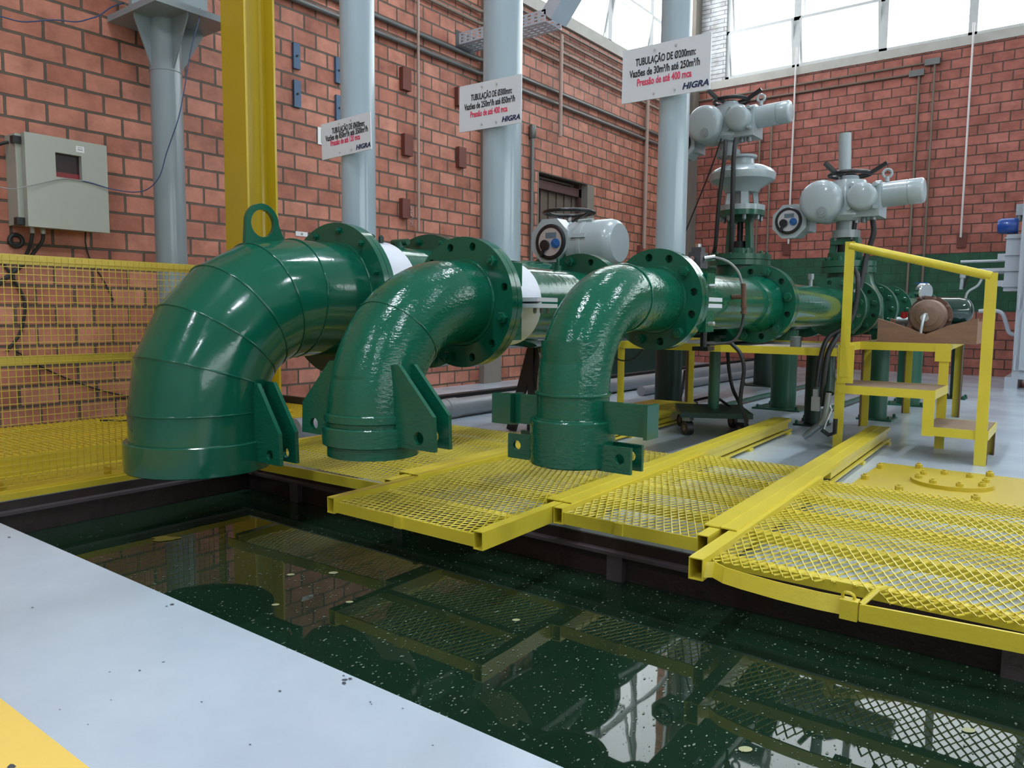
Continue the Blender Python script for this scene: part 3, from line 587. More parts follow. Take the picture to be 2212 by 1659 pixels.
# --- grey poles that rise from the pipes and their name boards
def pole(label, X, Y, z0, r):
    b = MB(); b.cyl((X, Y, z0), (X, Y, ZC), r, n=40); o = b.build('grey_pole', M['grey_pole'], None, 30); tag(o, label, 'pole'); return o
pole('light grey round pole above the slim elbow with the largest sign', 2.580, YA, ZA + 0.109, 0.0535)
pole('light grey round pole above the medium elbow', 2.553, YB, ZB + 0.175, 0.080)
pole('light grey round pole behind the widest elbow flange', 2.502, YC, ZCX + 0.285, 0.080)
def sign(label, X, corners, lines, sz, logo):
    C4 = [onx(x, y, X) for x, y in corners]               # top-left, top-right, bottom-right, bottom-left
    o = (C4[0] + C4[1] + C4[2] + C4[3]) / 4
    u = ((C4[1] - C4[0]) + (C4[2] - C4[3])).normalized(); v0 = ((C4[0] - C4[3]) + (C4[1] - C4[2])); v = (v0 - u * v0.dot(u)).normalized()
    W = ((C4[1] - C4[0]).length + (C4[2] - C4[3]).length) / 2; Hh = ((C4[0] - C4[3]).length + (C4[1] - C4[2]).length) / 2
    t = thing('sign', label, 'sign', o)
    b = MB(); b.prism([(-W / 2, -Hh / 2), (W / 2, -Hh / 2), (W / 2, Hh / 2), (-W / 2, Hh / 2)], o, u, v, 0.005); b.build('board', M['sign'], t, 0)
    for k, (tx, mt, dy, dx, w) in enumerate(lines):
        s = W * sz; q = text(t, tx, s, o + u * (dx * W) + v * (dy * Hh), u, v, mt, 'lettering', 1.0, 0.022)
        xs = [(V(z.co) + OFF[t.name] - o).dot(u) for z in q.data.vertices]; k_ = w * W / (max(xs) - min(xs))
        c = dx * W
        for z in q.data.vertices:
            a = (V(z.co) + OFF[t.name] - o).dot(u); z.co = V(z.co) + u * ((a - c) * (k_ - 1))
    lg = text(t, logo, W * 0.085, o + u * (0.345 * W) - v * (0.375 * Hh), u, v, M['ink_blue'], 'emblem', 1.12, 0.035, 0.25)
    b = MB()
    for sx in (-1, 1):
        for sy in (-1, 1): b.cyl(o + u * (sx * W * 0.12) + v * (sy * Hh * 0.4), o + u * (sx * W * 0.12) + v * (sy * Hh * 0.4) + u.cross(v) * 0.006, 0.004, n=8)
    b.build('rivet', M['silver'], t)
    return t
K1, K2 = M['ink'], M['ink_red']
sign('largest white sign, on the grey pole nearest the corner window', 2.515, [(1347, 108), (1537, 72), (1534, 190), (1343, 228)],
     [('TUBULAÇÃO DE Ø200mm:', K1, 0.22, 0.0, 0.68), ('Vazões de 30m³/h até 250m³/h', K1, 0.02, -0.01, 0.80), ('Pressão de até 400 mca', K2, -0.16, -0.01, 0.62)], 0.105, 'HIGRA')
sign('white sign about 300 mm piping on the middle grey pole', 2.465, [(992, 188), (1127, 160), (1126, 265), (994, 287)],
     [('TUBULAÇÃO DE Ø300mm:', K1, 0.20, 0.03, 0.66), ('Vazões de 250m³/h até 850m³/h', K1, 0.02, 0.0, 0.82), ('Pressão de até 400 mca', K2, -0.16, -0.01, 0.60)], 0.108, 'HIGRA')
sign('smallest white sign, hung above the biggest elbow flange', 2.415, [(693, 268), (800, 243), (803, 320), (698, 348)],
     [('TUBULAÇÃO DE Ø600mm:', K1, 0.23, 0.06, 0.66), ('Vazões de 850m³/h até 3500m³/h', K1, 0.06, 0.02, 0.86), ('Pressão de até 120 mca', K2, -0.10, -0.01, 0.60)], 0.108, 'HIGRA')
# ------------------------------------------------------------------ yellow steelwork round the tank
Yl = M['yellow']; SL = 0.034
def sh(x, y): return y + SL * (x - 2.25)                  # the rails run a touch askew to the walls
def xmesh(x0, x1, y0, y1, z, xf=None, sag=None, LW=0.060, SW=0.0275, w=0.0021, h=0.0018):
    b = MB(); nj = int((y1 - y0) / (SW / 2)); ni = int((x1 - x0) / (LW / 2))
    for k in range(nj):
        R = []
        for i in range(ni + 1):
            x = x0 + (x1 - x0) * i / ni; j = k + ((i + k) % 2); y = y0 + (y1 - y0) * j / nj
            if xf and x < xf(y):
                if len(R) > 1: b.rings(R)
                R = []; continue
            zz = z + (sag(x, y) if sag else 0) + (0.0012 if (i + k) % 2 else -0.0012); yy = sh(x, y)
            R.append([V((x, yy - w, zz - h)), V((x, yy + w * 0.4, zz - h)), V((x, yy + w, zz + h)), V((x, yy - w * 0.4, zz + h))])
        if len(R) > 1: b.rings(R)
    return b
def boxtube(x0, x1, y, w, z0, z1, t=0.003):               # open-ended rectangular tube along the rail direction
    b = MB(); h = z1 - z0
    for dy, dz, ww, hh in ((0, h / 2 - t / 2, w, t), (0, -h / 2 + t / 2, w, t), (w / 2 - t / 2, 0, t, h - 2 * t), (-w / 2 + t / 2, 0, t, h - 2 * t)):
        zc = (z0 + z1) / 2 + dz; b.bar((x0, sh(x0, y) + dy, zc), (x1, sh(x1, y) + dy, zc), ww, hh)
    return b
def panel(label, x0, x1, yl, yr, xb, xl=None, xr=None, **kw):
    t = thing('floor_grating', label, 'walkway panel', ((x0 + x1) / 2, (yl + yr) / 2, 0.03), 'expanded metal panels between the rails')
    for y, xs in ((yl - 0.018, xl or x0), (yr + 0.018, xr or x0)):
        if y is not None: boxtube(xs, x1, y, 0.037, 0.032, 0.090).build('side_tube', Yl, t, 0)
    xmesh(x0 + 0.01, x1 + 0.02, yr + 0.037, yl - 0.037, 0.0735, **kw).build('mesh', Yl, t, 0)
    for x in xb: b = MB(); b.bar((x, sh(x, yr + 0.04), 0.052), (x, sh(x, yl - 0.04), 0.052), 0.035, 0.030); b.build('cross_bar', Yl, t, 0)
    return t
t = panel('yellow expanded metal panel beneath the medium elbow, furthest from the stair', 2.115, 3.47, 3.30, 2.204, (2.5, 2.85, 3.2, 3.44), sag=lambda x, y: -0.010 * math.sin(x * 9))
b = MB(); b.bar((2.10, sh(2.1, 2.24), 0.052), (2.06, sh(2.1, 3.27), 0.052), 0.006, 0.042); b.build('front_bar', Yl, t, 0)
t = panel('yellow expanded metal panel under the slim elbow, jutting furthest over the water', 1.775, 3.42, 2.192, 1.464, (2.05, 2.4, 2.75, 3.1, 3.4), sag=lambda x, y: -0.006 * math.sin(x * 7))
b = MB(); b.bar((1.785, sh(1.8, 1.50), 0.056), (1.785, sh(1.8, 1.83), 0.056), 0.006, 0.040); b.bar((1.785, sh(1.8, 1.836), 0.056), (1.785, sh(1.8, 2.155), 0.056), 0.006, 0.040); b.bx(1.775, 1.795, 1.80, 1.835, 0.037, 0.078); b.build('front_bar', Yl, t, 0)
t = panel('narrow yellow expanded metal panel between the two central floor rails', 2.175, 3.53, 1.458, 0.892, (2.5, 2.8, 3.15, 3.5), sag=lambda x, y: 0.005 * math.sin(x * 8))
b = MB(); b.bar((2.185, sh(2.2, 0.93), 0.054), (2.185, sh(2.2, 1.20), 0.054), 0.006, 0.042); b.bar((2.185, sh(2.2, 1.205), 0.054), (2.185, sh(2.2, 1.42), 0.054), 0.006, 0.042); b.bx(2.176, 2.20, 1.185, 1.215, 0.034, 0.074); b.build('front_bar', Yl, t, 0)
# the damaged panel on the right
t = thing('floor_grating', 'large yellow expanded metal panel with a bent and torn front edge', 'walkway panel', (2.6, 0.2, 0.03), 'expanded metal panels between the rails')
boxtube(1.955, 3.31, 0.843, 0.042, 0.028, 0.090).build('side_tube', Yl, t, 0); boxtube(1.98, 3.31, -0.48, 0.037, 0.032, 0.090).build('side_tube', Yl, t, 0)
def torn(y):
    if 0.36 < y < 0.62: return 1.975 + 0.085 * math.sin((y - 0.36) / 0.26 * pi) + 0.012 * math.sin(y * 160)
    return 1.985 if y > 0.36 else 1.955 + (0.36 - y) * 0.16
xmesh(1.95, 3.34, -0.46, 0.825, 0.074, xf=torn, sag=lambda x, y: 0.006 * math.sin(x * 11) - 0.012 * max(0, 1 - abs(y - 0.5) / 0.25) * max(0, 2.2 - x) * 4).build('mesh', Yl, t, 0)
for x in (2.10, 2.42, 2.75, 3.05, 3.31): b = MB(); b.bar((x, sh(x, -0.46), 0.05), (x, sh(x, 0.82), 0.05), 0.038, 0.030); b.build('cross_bar', Yl, t, 0)
fp = [(1.965, 0.815), (1.985, 0.795), (1.958, 0.755), (1.945, 0.70), (1.930, 0.60), (1.925, 0.50), (1.932, 0.412)]
b = MB(); R = []
for x, y in fp: R.append([V((x - 0.003, y, 0.036)), V((x + 0.003, y, 0.036)), V((x + 0.016, y, 0.076)), V((x + 0.010, y, 0.077))])
b.rings(R); b.build('bent_bar', Yl, t, 0)
b = MB(); b.bar((1.925, 0.402, 0.052), (2.00, -0.46, 0.058), 0.008, 0.042); b.bx(1.915, 1.945, 0.405, 0.445, 0.030, 0.078); b.tube([(1.93, 0.40, 0.07), (1.97, 0.375, 0.10), (2.05, 0.37, 0.085)], 0.007, 8); b.torus((1.935, 0.43, 0.082), (1, 0, 0.6), 0.014, 0.004, 14, 6); b.build('front_bar', Yl, t, 0)
# floor rails: a folded cap over two guide strips
def rail(label, yc, x0, x1):
    t = thing('floor_rail', label, 'rail', ((x0 + x1) / 2, sh((x0 + x1) / 2, yc), 0), 'yellow rails on the floor')
    b = MB()
    for s in (-1, 1):
        b.bar((x0, sh(x0, yc) + s * 0.0265, 0.094), (x1, sh(x1, yc) + s * 0.0265, 0.094), 0.050, 0.004)
        b.bar((x0, sh(x0, yc) + s * 0.053, 0.084), (x1, sh(x1, yc) + s * 0.053, 0.084), 0.003, 0.023)
    b.bar((x0, sh(x0, yc), 0.0962), (x1, sh(x1, yc), 0.0962), 0.006, 0.003); b.build('cap', Yl, t, 0)
    b = MB(); xs = 3.56
    b.bar((xs, sh(xs, yc), 0.061), (x1 - 0.03, sh(x1, yc), 0.061), 0.088, 0.058)
    for s in (-1, 1): b.bar((2.32, sh(2.32, yc) + s * 0.050, 0.020), (x1 + 0.02, sh(x1, yc) + s * 0.050, 0.020), 0.014, 0.012)
    b.build('guide', Yl, t, 0)
    for x in (2.45, 3.3, 4.2, x1 - 0.06):
        b = MB(); b.bx(x - 0.03, x + 0.03, sh(x, yc) - 0.068, sh(x, yc) + 0.068, 0, 0.014); b.build('foot', Yl, t, 0)
    return t
rail('yellow floor rail running under the medium elbow', 2.221, 2.235, 5.0)
rail('yellow floor rail ending beside the castor stand', 1.481, 2.245, 5.03)
rail('yellow floor rail ending below the lowest yellow step', 0.892, 2.277, 5.03)
# bolted cover plate on the floor
t = thing('cover_plate', 'yellow bolted cover plate lying on the floor in front of the steps', 'plate', (3.9, 0.2, 0))
b = MB(); b.bx(3.56, 4.235, -0.55, 0.815, 0, 0.014); b.build('plate', M['yellow_plate_dim'], t, 0)
b = MB(); b.cyl((3.90, 0.46, 0.014), (3.90, 0.46, 0.030), 0.165, n=48); b.build('round_flange', M['yellow_plate_dim'], t, 30)
bolts(t, 'bolt', [(3.60, 0.62, 0.014), (3.75, 0.79, 0.014), (4.07, 0.79, 0.014), (4.20, 0.64, 0.014), (4.20, 0.34, 0.014), (3.60, 0.335, 0.014), (3.60, 0.06, 0.014)], (0, 0, 1), 0.017, 0.018, M['yellow_plate_dim'])
bolts(t, 'flange_bolt', [(3.90 + 0.135 * math.cos(a), 0.46 + 0.135 * math.sin(a), 0.030) for a in [0.35 + 2 * pi * k / 8 for k in range(8)]], (0, 0, 1), 0.015, 0.013, M['yellow_plate_dim'])
# fence along the left edge of the tank
YF = 3.463
t = thing('mesh_fence', 'yellow welded wire fence along the left side of the tank', 'fence', (1.3, YF, 0.012))
FX0, FX1 = 0.35, 2.17
b = MB(); b.bx(FX0, FX1, YF - 0.004, YF, 0.937, 0.977); b.bx(FX0, FX1, YF, YF + 0.038, 0.972, 0.977); b.build('top_rail', M['yellow_fence_dim'], t, 0)
b = MB(); b.bx(FX0, FX1, YF - 0.004, YF, 0.530, 0.565); b.bx(FX0, FX1, YF, YF + 0.030, 0.561, 0.565); b.build('middle_rail', M['yellow_fence_dim'], t, 0)
for x in (FX0, FX1 - 0.035): b = MB(); b.bx(x, x + 0.035, YF, YF + 0.004, 0.012, 0.972); b.bx(x + 0.031, x + 0.035, YF, YF + 0.035, 0.012, 0.972); b.build('post', M['yellow_fence_dim'], t, 0)
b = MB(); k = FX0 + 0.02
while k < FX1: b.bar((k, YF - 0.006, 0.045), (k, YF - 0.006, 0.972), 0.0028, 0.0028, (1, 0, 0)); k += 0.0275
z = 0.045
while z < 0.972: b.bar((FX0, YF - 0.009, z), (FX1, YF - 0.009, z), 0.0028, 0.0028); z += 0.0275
b.build('wire_mesh', M['yellow_fence_dim'], t, 0)
# kerb plate and raised walkway behind the fence
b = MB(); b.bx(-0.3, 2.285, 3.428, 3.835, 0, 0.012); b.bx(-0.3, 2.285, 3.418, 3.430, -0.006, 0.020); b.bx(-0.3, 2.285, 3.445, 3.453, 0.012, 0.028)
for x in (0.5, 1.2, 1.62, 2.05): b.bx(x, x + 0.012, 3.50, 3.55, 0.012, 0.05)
tag(b.build('kerb_plate', M['yellow_plate_dim'], None, 0), 'yellow steel kerb plate under the fence along the tank edge', 'plate')
t = thing('raised_walkway', 'raised yellow ribbed walkway between the fence and the brick wall', 'walkway', (1.6, 4.3, 0))
b = MB(); b.bx(-0.3, 2.95, 3.84, 4.78, 0.092, 0.098); b.bx(2.955, 3.42, 3.84, 4.78, 0.094, 0.100)
b.build('deck', M['yellow_plate_dim'], t, 0)
b = MB()
for i in range(110): x = -0.3 + i * 0.034; b.bar((x, 3.845, 0.101), (x, 4.775, 0.101), 0.008, 0.006)
b.build('ribs', M['yellow_plate_dim'], t, 0)
b = MB(); b.bx(-0.3, 2.95, 3.838, 3.846, 0.012, 0.095); b.build('riser', M['yellow_plate_dim'], t, 0)
b = MB(); b.bx(3.422, 3.47, 3.80, 4.80, 0, 0.135); b.bx(2.96, 3.42, 3.838, 3.846, 0.0, 0.09); b.bx(3.40, 3.43, 4.3, 4.8, 0.10, 0.15); b.build('end_stop', M['beam_black'], t, 0)
b = MB(); b.bx(-0.3, 2.95, 4.79, 5.23, 0.001, 0.006); tag(b.build('trench_gap', M['beam_black'], None, 0), 'black strip standing in for the dark gap along the foot of the brick wall', 'gap')  # flat black sheet gives the darkness of the open trench by the wall
# yellow crane column
t = thing('crane_column', 'tall yellow steel H column behind the widest elbow', 'column', (2.94, 4.3, 0.104))
b = MB(); b.bx(2.83, 2.845, 4.185, 4.425, 0.12, ZC); b.bx(3.035, 3.05, 4.185, 4.425, 0.12, ZC); b.bx(2.845, 3.035, 4.298, 4.312, 0.12, ZC)
for s in (-1, 1):
    for xx, sg in ((2.845, 1), (3.035, -1)):
        n = 6; b.rings([[V((xx, 4.305 + s * 0.007, z)), V((xx + sg * 0.022, 4.305 + s * 0.007, z)), V((xx + sg * 0.006, 4.305 + s * 0.013, z)), V((xx, 4.305 + s * 0.029, z))] for z in (0.12, ZC)])
b.build('section', M['yellow_deep'], t, 0)
b = MB(); b.bx(2.78, 3.10, 4.14, 4.47, 0.104, 0.12); b.build('base_plate', M['yellow_deep'], t, 0)

# ------------------------------------------------------------------ step platform
RI = M['rust_in']
t = thing('step_platform', 'yellow steel steps and work platform with a sloping handrail', 'platform', (5.2, 1.3, 0))
def beam(x0, y0, x1, y1, z0, z1, name='beam', w=0.006, m_=None):
    b = MB(); zc = (z0 + z1) / 2; b.bar((x0, y0, zc), (x1, y1, zc), w, z1 - z0); d = V((x1 - x0, y1 - y0, 0)).normalized(); nrm = V((-d.y, d.x, 0))
    return b.build(name, m_ or Yl, t, 0)
def leg(x, y, z1, fx, fy, s=0.05, z0=0.0):               # angle-iron leg, painted outside, bare inside
    b = MB(); b.bx(min(x, x + fx * 0.005), max(x, x + fx * 0.005), min(y, y + fy * s), max(y, y + fy * s), z0, z1); o = b.build('leg', Yl, t, 0)
    b = MB(); b.bx(min(x + fx * 0.005, x + fx * s), max(x + fx * 0.005, x + fx * s), min(y, y + fy * 0.005), max(y, y + fy * 0.005), z0, z1); b.build('leg_flange', RI, o, 0)
    return o
X0, X1 = 4.56, 5.00
leg(X0, 1.142, 0.40, 1, -1, 0.052); leg(X0, 0.39, 0.13, 1, 1, 0.052); leg(X1, 0.39, 0.15, -1, 1, 0.05); leg(X1, 0.69, 0.55, 1, -1, 0.05)
b = MB(); b.bx(4.552, 4.558, 1.048, 1.135, 0.385, 0.60); b.build('gusset', Yl, t, 0)
# treads
for y0, y1, z in ((0.64, 1.14, 0.372), (0.39, 0.69, 0.178)):
    beam(X0, y0, X0, y1, z - 0.047, z); beam(X1, y0, X1, y1, z - 0.047, z); beam(X0, y0, X1, y0, z - 0.047, z)
    b = MB(); b.bx(X0 + 0.006, X1 - 0.004, y0 + 0.006, y1 - 0.004, z - 0.012, z - 0.001); b.build('tread', M['wood_tread'], t, 0)
b = MB(); b.bx(X0 - 0.006, X0 - 0.0005, 0.637, 0.692, 0.128, 0.328); b.build('riser_strip', Yl, t, 0)
b = MB(); b.bx(X1 + 0.001, X1 + 0.006, 0.64, 0.69, 0.180, 0.325); b.build('riser_strip', Yl, t, 0)
# handrail
b = MB(); b.bx(4.548, 4.554, 1.072, 1.122, 0.42, 1.172); b.build('handrail_post', Yl, t, 0)
b = MB(); b.bx(4.548, 4.560, 0.392, 0.444, 0.0, 0.985); b.build('handrail_post', Yl, t, 0)
b = MB(); b.tube([(4.562, 1.10, 1.150), (4.562, 0.42, 0.968)], 0.0225, 16); b.build('handrail', Yl, t, 40)
# platform frame
zt = 0.578
beam(4.56, 1.14, 4.56, 2.55, zt - 0.045, zt); beam(4.56, 2.55, 5.72, 2.55, zt - 0.045, zt); beam(5.72, 2.55, 5.72, 1.16, zt - 0.045, zt)
beam(4.56, 1.12, 5.00, 1.12, 0.560, 0.608); beam(5.00, 1.12, 5.00, 0.64, 0.560, 0.608); beam(5.00, 0.66, 6.72, 0.76, 0.560, 0.608); beam(6.72, 0.76, 6.72, 1.16, 0.56, 0.608); beam(5.0, 1.12, 6.72, 1.16, 0.56, 0.608)
b = MB(); b.bx(4.992, 4.998, 0.632, 0.712, 0.505, 0.606); b.build('gusset', Yl, t, 0)
leg(4.565, 2.55, 0.53, 1, -1, 0.05); leg(5.71, 2.55, 0.53, -1, -1, 0.05); leg(5.70, 1.25, 0.53, -1, -1, 0.05); leg(6.70, 0.765, 0.555, -1, 1, 0.055); leg(6.70, 1.16, 0.555, -1, -1, 0.05)
b = MB(); b.bx(4.60, 5.10, 1.16, 1.72, 0.556, 0.570); b.build('deck_board', M['sheet'], t, 0)
b = MB(); b.bx(5.11, 5.69, 1.20, 2.45, 0.556, 0.568); b.bx(4.60, 5.10, 1.73, 2.5, 0.556, 0.568); b.build('deck_board', M['beam_black'], t, 0)
b = MB(); b.bx(5.02, 6.70, 0.72, 1.14, 0.585, 0.606); b.build('deck_board', M['wood_tread'], t, 0)
b = MB(); b.cyl((4.72, 1.42, 0.571), (4.72, 1.42, 0.635), 0.032, n=24); tag(b.build('steel_cup', M['galv'], None, 30), 'small grey steel cup standing on the platform under the slim pipe', 'cup')
# wooden cradle with the rusty pump head and gauge
t = thing('wood_cradle', 'V-notched wooden cradle holding the rusty pump head', 'cradle', (5.12, 0.77, 0.607))
pv = [(-1.035, 0.0), (-0.515, 0.0), (-0.515, 0.148), (-0.66, 0.105), (-0.775, 0.052), (-0.90, 0.098), (-1.035, 0.142)]
for X in (5.06, 5.42): b = MB(); b.prism(pv, (X, 0, 0.607), (0, -1, 0), (0, 0, 1), 0.035); b.build('notched_board', M['wood'], t, 0)
b = MB(); b.bx(5.08, 5.40, 0.52, 0.545, 0.607, 0.735); b.bx(5.08, 5.40, 1.0, 1.03, 0.607, 0.70); b.build('side_board', M['wood'], t, 0)
t = thing('pump_head', 'rusty flanged pump head lying in the wooden cradle', 'pump', (5.15, 0.77, 0.66))
zp = 0.765
b = MB(); b.lathe((5.045, 0.775, zp), (1, 0, 0), [(0, 0.05), (0.004, 0.060), (0.01, 0.062), (0.02, 0.090), (0.035, 0.098), (0.10, 0.098), (0.12, 0.085), (0.30, 0.08)], 40); b.build('casing', M['rustpump'], t, 35)
b = MB(); b.lathe((5.155, 0.775, zp), (1, 0, 0), [(0, 0.085), (0, 0.118), (0.02, 0.118), (0.02, 0.085)], 40, (False, False)); f = b.build('flange', M['rustflange'], t, 30)
bolts(f, 'bolt', [(5.155, 0.775 + 0.106 * math.cos(a), zp + 0.106 * math.sin(a)) for a in [2 * pi * k / 8 + 0.2 for k in range(8)]], (-1, 0, 0), 0.010, 0.012, M['rustpump'])
b = MB(); b.cyl((5.04, 0.785, zp - 0.01), (5.05, 0.785, zp - 0.01), 0.022, n=16); b.tube(spline([(5.045, 0.775, zp + 0.01), (5.02, 0.783, zp + 0.005), (5.005, 0.79, zp - 0.05), (5.005, 0.795, zp - 0.10)]), 0.008, 8); b.build('drain_hose', M['silver'], t)
b = MB(); b.lathe((5.15, 0.80, 0.905), (0.55, 0.8, 0.1), [(0, 0.050), (0.004, 0.054), (0.035, 0.054), (0.04, 0.048)], 32); g = b.build('pressure_gauge', M['chrome'], t, 35)
b = MB(); b.cyl((5.155, 0.80, 0.85), (5.155, 0.795, zp + 0.09), 0.010, n=12); b.build('gauge_stem', M['galv'], t)
b = MB(); b.bar((5.165, 0.80, 0.962), (5.175, 0.865, 0.962), 0.02, 0.008); b.build('blue_lever', M['blue_knob'], t, 0)
t = thing('ball_valve', 'small red-handled valve beside the pump head in the cradle', 'valve', (5.25, 0.93, 0.70))
b = MB(); b.cyl((5.25, 0.97, 0.735), (5.25, 0.90, 0.735), 0.024, n=16); b.cyl((5.25, 0.93, 0.69), (5.25, 0.93, 0.745), 0.018, n=12); b.build('body', M['galv'], t)
b = MB(); b.cyl((5.25, 0.93, 0.745), (5.25, 0.93, 0.79), 0.020, n=16); b.build('grip', M['red'], t)
t = thing('electric_motor', 'dark pump motor with a glossy domed cover at the end of the slim pipe', 'motor', (8.5, 0.98, 0.63))
b = MB(); b.lathe((8.36, 1.0, 0.82), (0.25, -1, 0), [(-0.30, 0.13), (-0.02, 0.13), (0.0, 0.125), (0.03, 0.125), (0.07, 0.105), (0.10, 0.06), (0.112, 0.0)], 40); b.build('dome', mat('gloss_dark_green', '#17362c', 0.06, coat=1.0), t, 50)
b = MB(); b.bx(8.25, 8.55, 0.92, 1.28, 0.62, 0.70); b.build('foot', GK, t, 0)
b = MB(); b.tube(spline([(8.36, 0.97, 0.93), (8.38, 0.95, 1.0), (8.42, 0.88, 1.06), (8.45, 0.85, 1.13)]), 0.012, 8); b.cyl((8.45, 0.85, 1.12), (8.45, 0.85, 1.20), 0.022, n=10); b.build('cable_gland', M['galv'], t)

# stand on castors under the medium pipe
t = thing('castor_stand', 'dark green pipe stand on castors under the medium pipe', 'stand', (4.76, 1.95, 0))
Rz = Matrix.Translation((4.76, 1.95, 0)) @ Matrix.Rotation(math.radians(29), 4, 'Z')
b = MB(); b.bx(-0.25, 0.25, -0.22, 0.22, 0.118, 0.150, Rz); b.build('base', GK, t, 0)
b = MB(); b.cyl((4.78, 1.95, 0.15), (4.78, 1.95, 0.612), 0.036, n=20); b.build('column', GD, t)
b = MB(); b.bx(4.72, 4.84, 1.90, 2.08, 0.612, 0.630); b.build('saddle', GK, t, 0)
for sx in (-1, 1):
    for sy in (-1, 1):
        c = Rz @ V((sx * 0.19, sy * 0.17, 0)); q = MB(); q.cyl(c + V((-0.018, 0.014, 0.045)), c + V((0.018, -0.014, 0.045)), 0.045, n=24); w_ = q.build('castor_wheel', M['beam_black'], t, 30)
        q = MB(); q.cyl(c + V((-0.021, 0.016, 0.045)), c + V((0.021, -0.016, 0.045)), 0.020, n=16); q.build('hub', M['rustpump'], w_); q = MB(); q.bx(c.x - 0.03, c.x + 0.03, c.y - 0.026, c.y + 0.026, 0.092, 0.119); q.build('bracket', M['galv'], w_, 0)
t = thing('step_box', 'small open yellow steel step on the floor beside the castor stand', 'step', (5.1, 2.48, 0))
b = MB(); b.bx(4.85, 5.45, 2.36, 2.72, 0.085, 0.095); b.build('top', Yl, t, 0)
for x in (4.86, 5.42):
    for y in (2.37, 2.69): q = MB(); q.bx(x, x + 0.025, y, y + 0.025, 0, 0.085); q.build('leg', Yl, t, 0)
b = MB(); b.bx(4.85, 5.45, 2.36, 2.366, 0.02, 0.045); b.bx(4.85, 4.856, 2.36, 2.72, 0.02, 0.045); b.build('lower_rail', Yl, t, 0)

# grey drain pipes and black beam along the left wall
t = thing('drain_pipe', 'fat grey plastic drain pipe lying along the left wall', 'pipe', (6.5, 3.66, 0))
b = MB(); b.cyl((2.75, 3.66, 0.070), (11.3, 3.66, 0.070), 0.070, n=40); b.build('pipe_wall', M['pvc'], t, 30)
for x in (4.05, 6.0, 8.2): b = MB(); b.lathe((x, 3.66, 0.070), (1, 0, 0), [(0, 0.069), (0, 0.0702), (0.005, 0.0755), (0.12, 0.0755), (0.125, 0.07)], 40, (False, False)); b.build('socket', M['pvc'], t, 30)
b = MB(); b.bx(3.55, 11.2, 3.86, 3.90, 0.0, 0.075); b.bx(3.55, 11.2, 3.84, 3.92, 0.075, 0.138); tag(b.build('channel_beam', M['beam_black'], None, 0), 'long black steel beam on the floor behind the grey drain pipe', 'beam')
b = MB(); b.cyl((6.4, 3.32, 0.045), (10.8, 3.32, 0.045), 0.045, n=28); tag(b.build('drain_pipe', M['pvc'], None, 30), 'thinner grey pipe on the floor in front of the fat drain pipe', 'pipe')
b = MB(); b.bx(7.1, 9.6, 4.3, 4.7, 0.0, 0.36); tag(b.build('green_bench', GK, None, 0), 'low dark green steel box against the left wall under the doorway', 'box')
# ------------------------------------------------------------------ motor actuators (built round their own stem, facing -X)
A_, AD, BK = M['act'], M['act_dark'], M['black']
def control_face(t, c, r, rot=0.0):                       # round operator panel with display and two knobs, facing -X
    x, y, z = c
    b = MB(); b.lathe((x, y, z), (-1, 0, 0), [(0, r * 1.0), (0.012, r * 1.0), (0.016, r * 0.95), (0.016, r * 0.80), (0.010, r * 0.78)], 40); pn = b.build('control_panel', BK, t, 35)
    b = MB(); b.cyl((x - 0.008, y, z), (x - 0.0125, y, z), r * 0.79, n=40); b.build('face_plate', M['silver'], pn, 30)
    b = MB(); b.bx(x - 0.0155, x - 0.012, y - r * 0.42, y + r * 0.30, z + r * 0.22, z + r * 0.52); b.build('display', M['lcd'], pn, 0)
    b = MB(); b.cyl((x - 0.012, y + r * 0.32, z - r * 0.18), (x - 0.028, y + r * 0.32, z - r * 0.18), r * 0.30, n=24); b.bar((x - 0.020, y + r * 0.36, z - r * 0.30), (x - 0.020, y + r * 0.52, z - r * 0.85), 0.014, 0.022, (1, 0, 0)); b.build('black_knob', BK, pn, 30)
    b = MB(); b.cyl((x - 0.012, y - r * 0.40, z - r * 0.10), (x - 0.024, y - r * 0.40, z - r * 0.10), r * 0.27, n=24); b.bar((x - 0.027, y - r * 0.40 - r * 0.15, z - r * 0.25), (x - 0.027, y - r * 0.40 + r * 0.15, z + r * 0.05), 0.008, 0.012, (1, 0, 0)); b.build('blue_knob', M['blue_knob'], pn, 30)
    return pn
def dome(t, name, c, r, dep, n=48):                       # flanged domed cover facing -X
    b = MB(); b.lathe(c, (-1, 0, 0), [(-0.10, r * 0.98), (0.0, r), (dep * 0.55, r), (dep * 0.8, r * 0.955), (dep * 0.93, r * 0.86), (dep, r * 0.70), (dep + 0.004, 0)], n); return b.build(name, A_, t, 40)
def octo(r): return circ(r, 8, (0, 0), pi / 8)
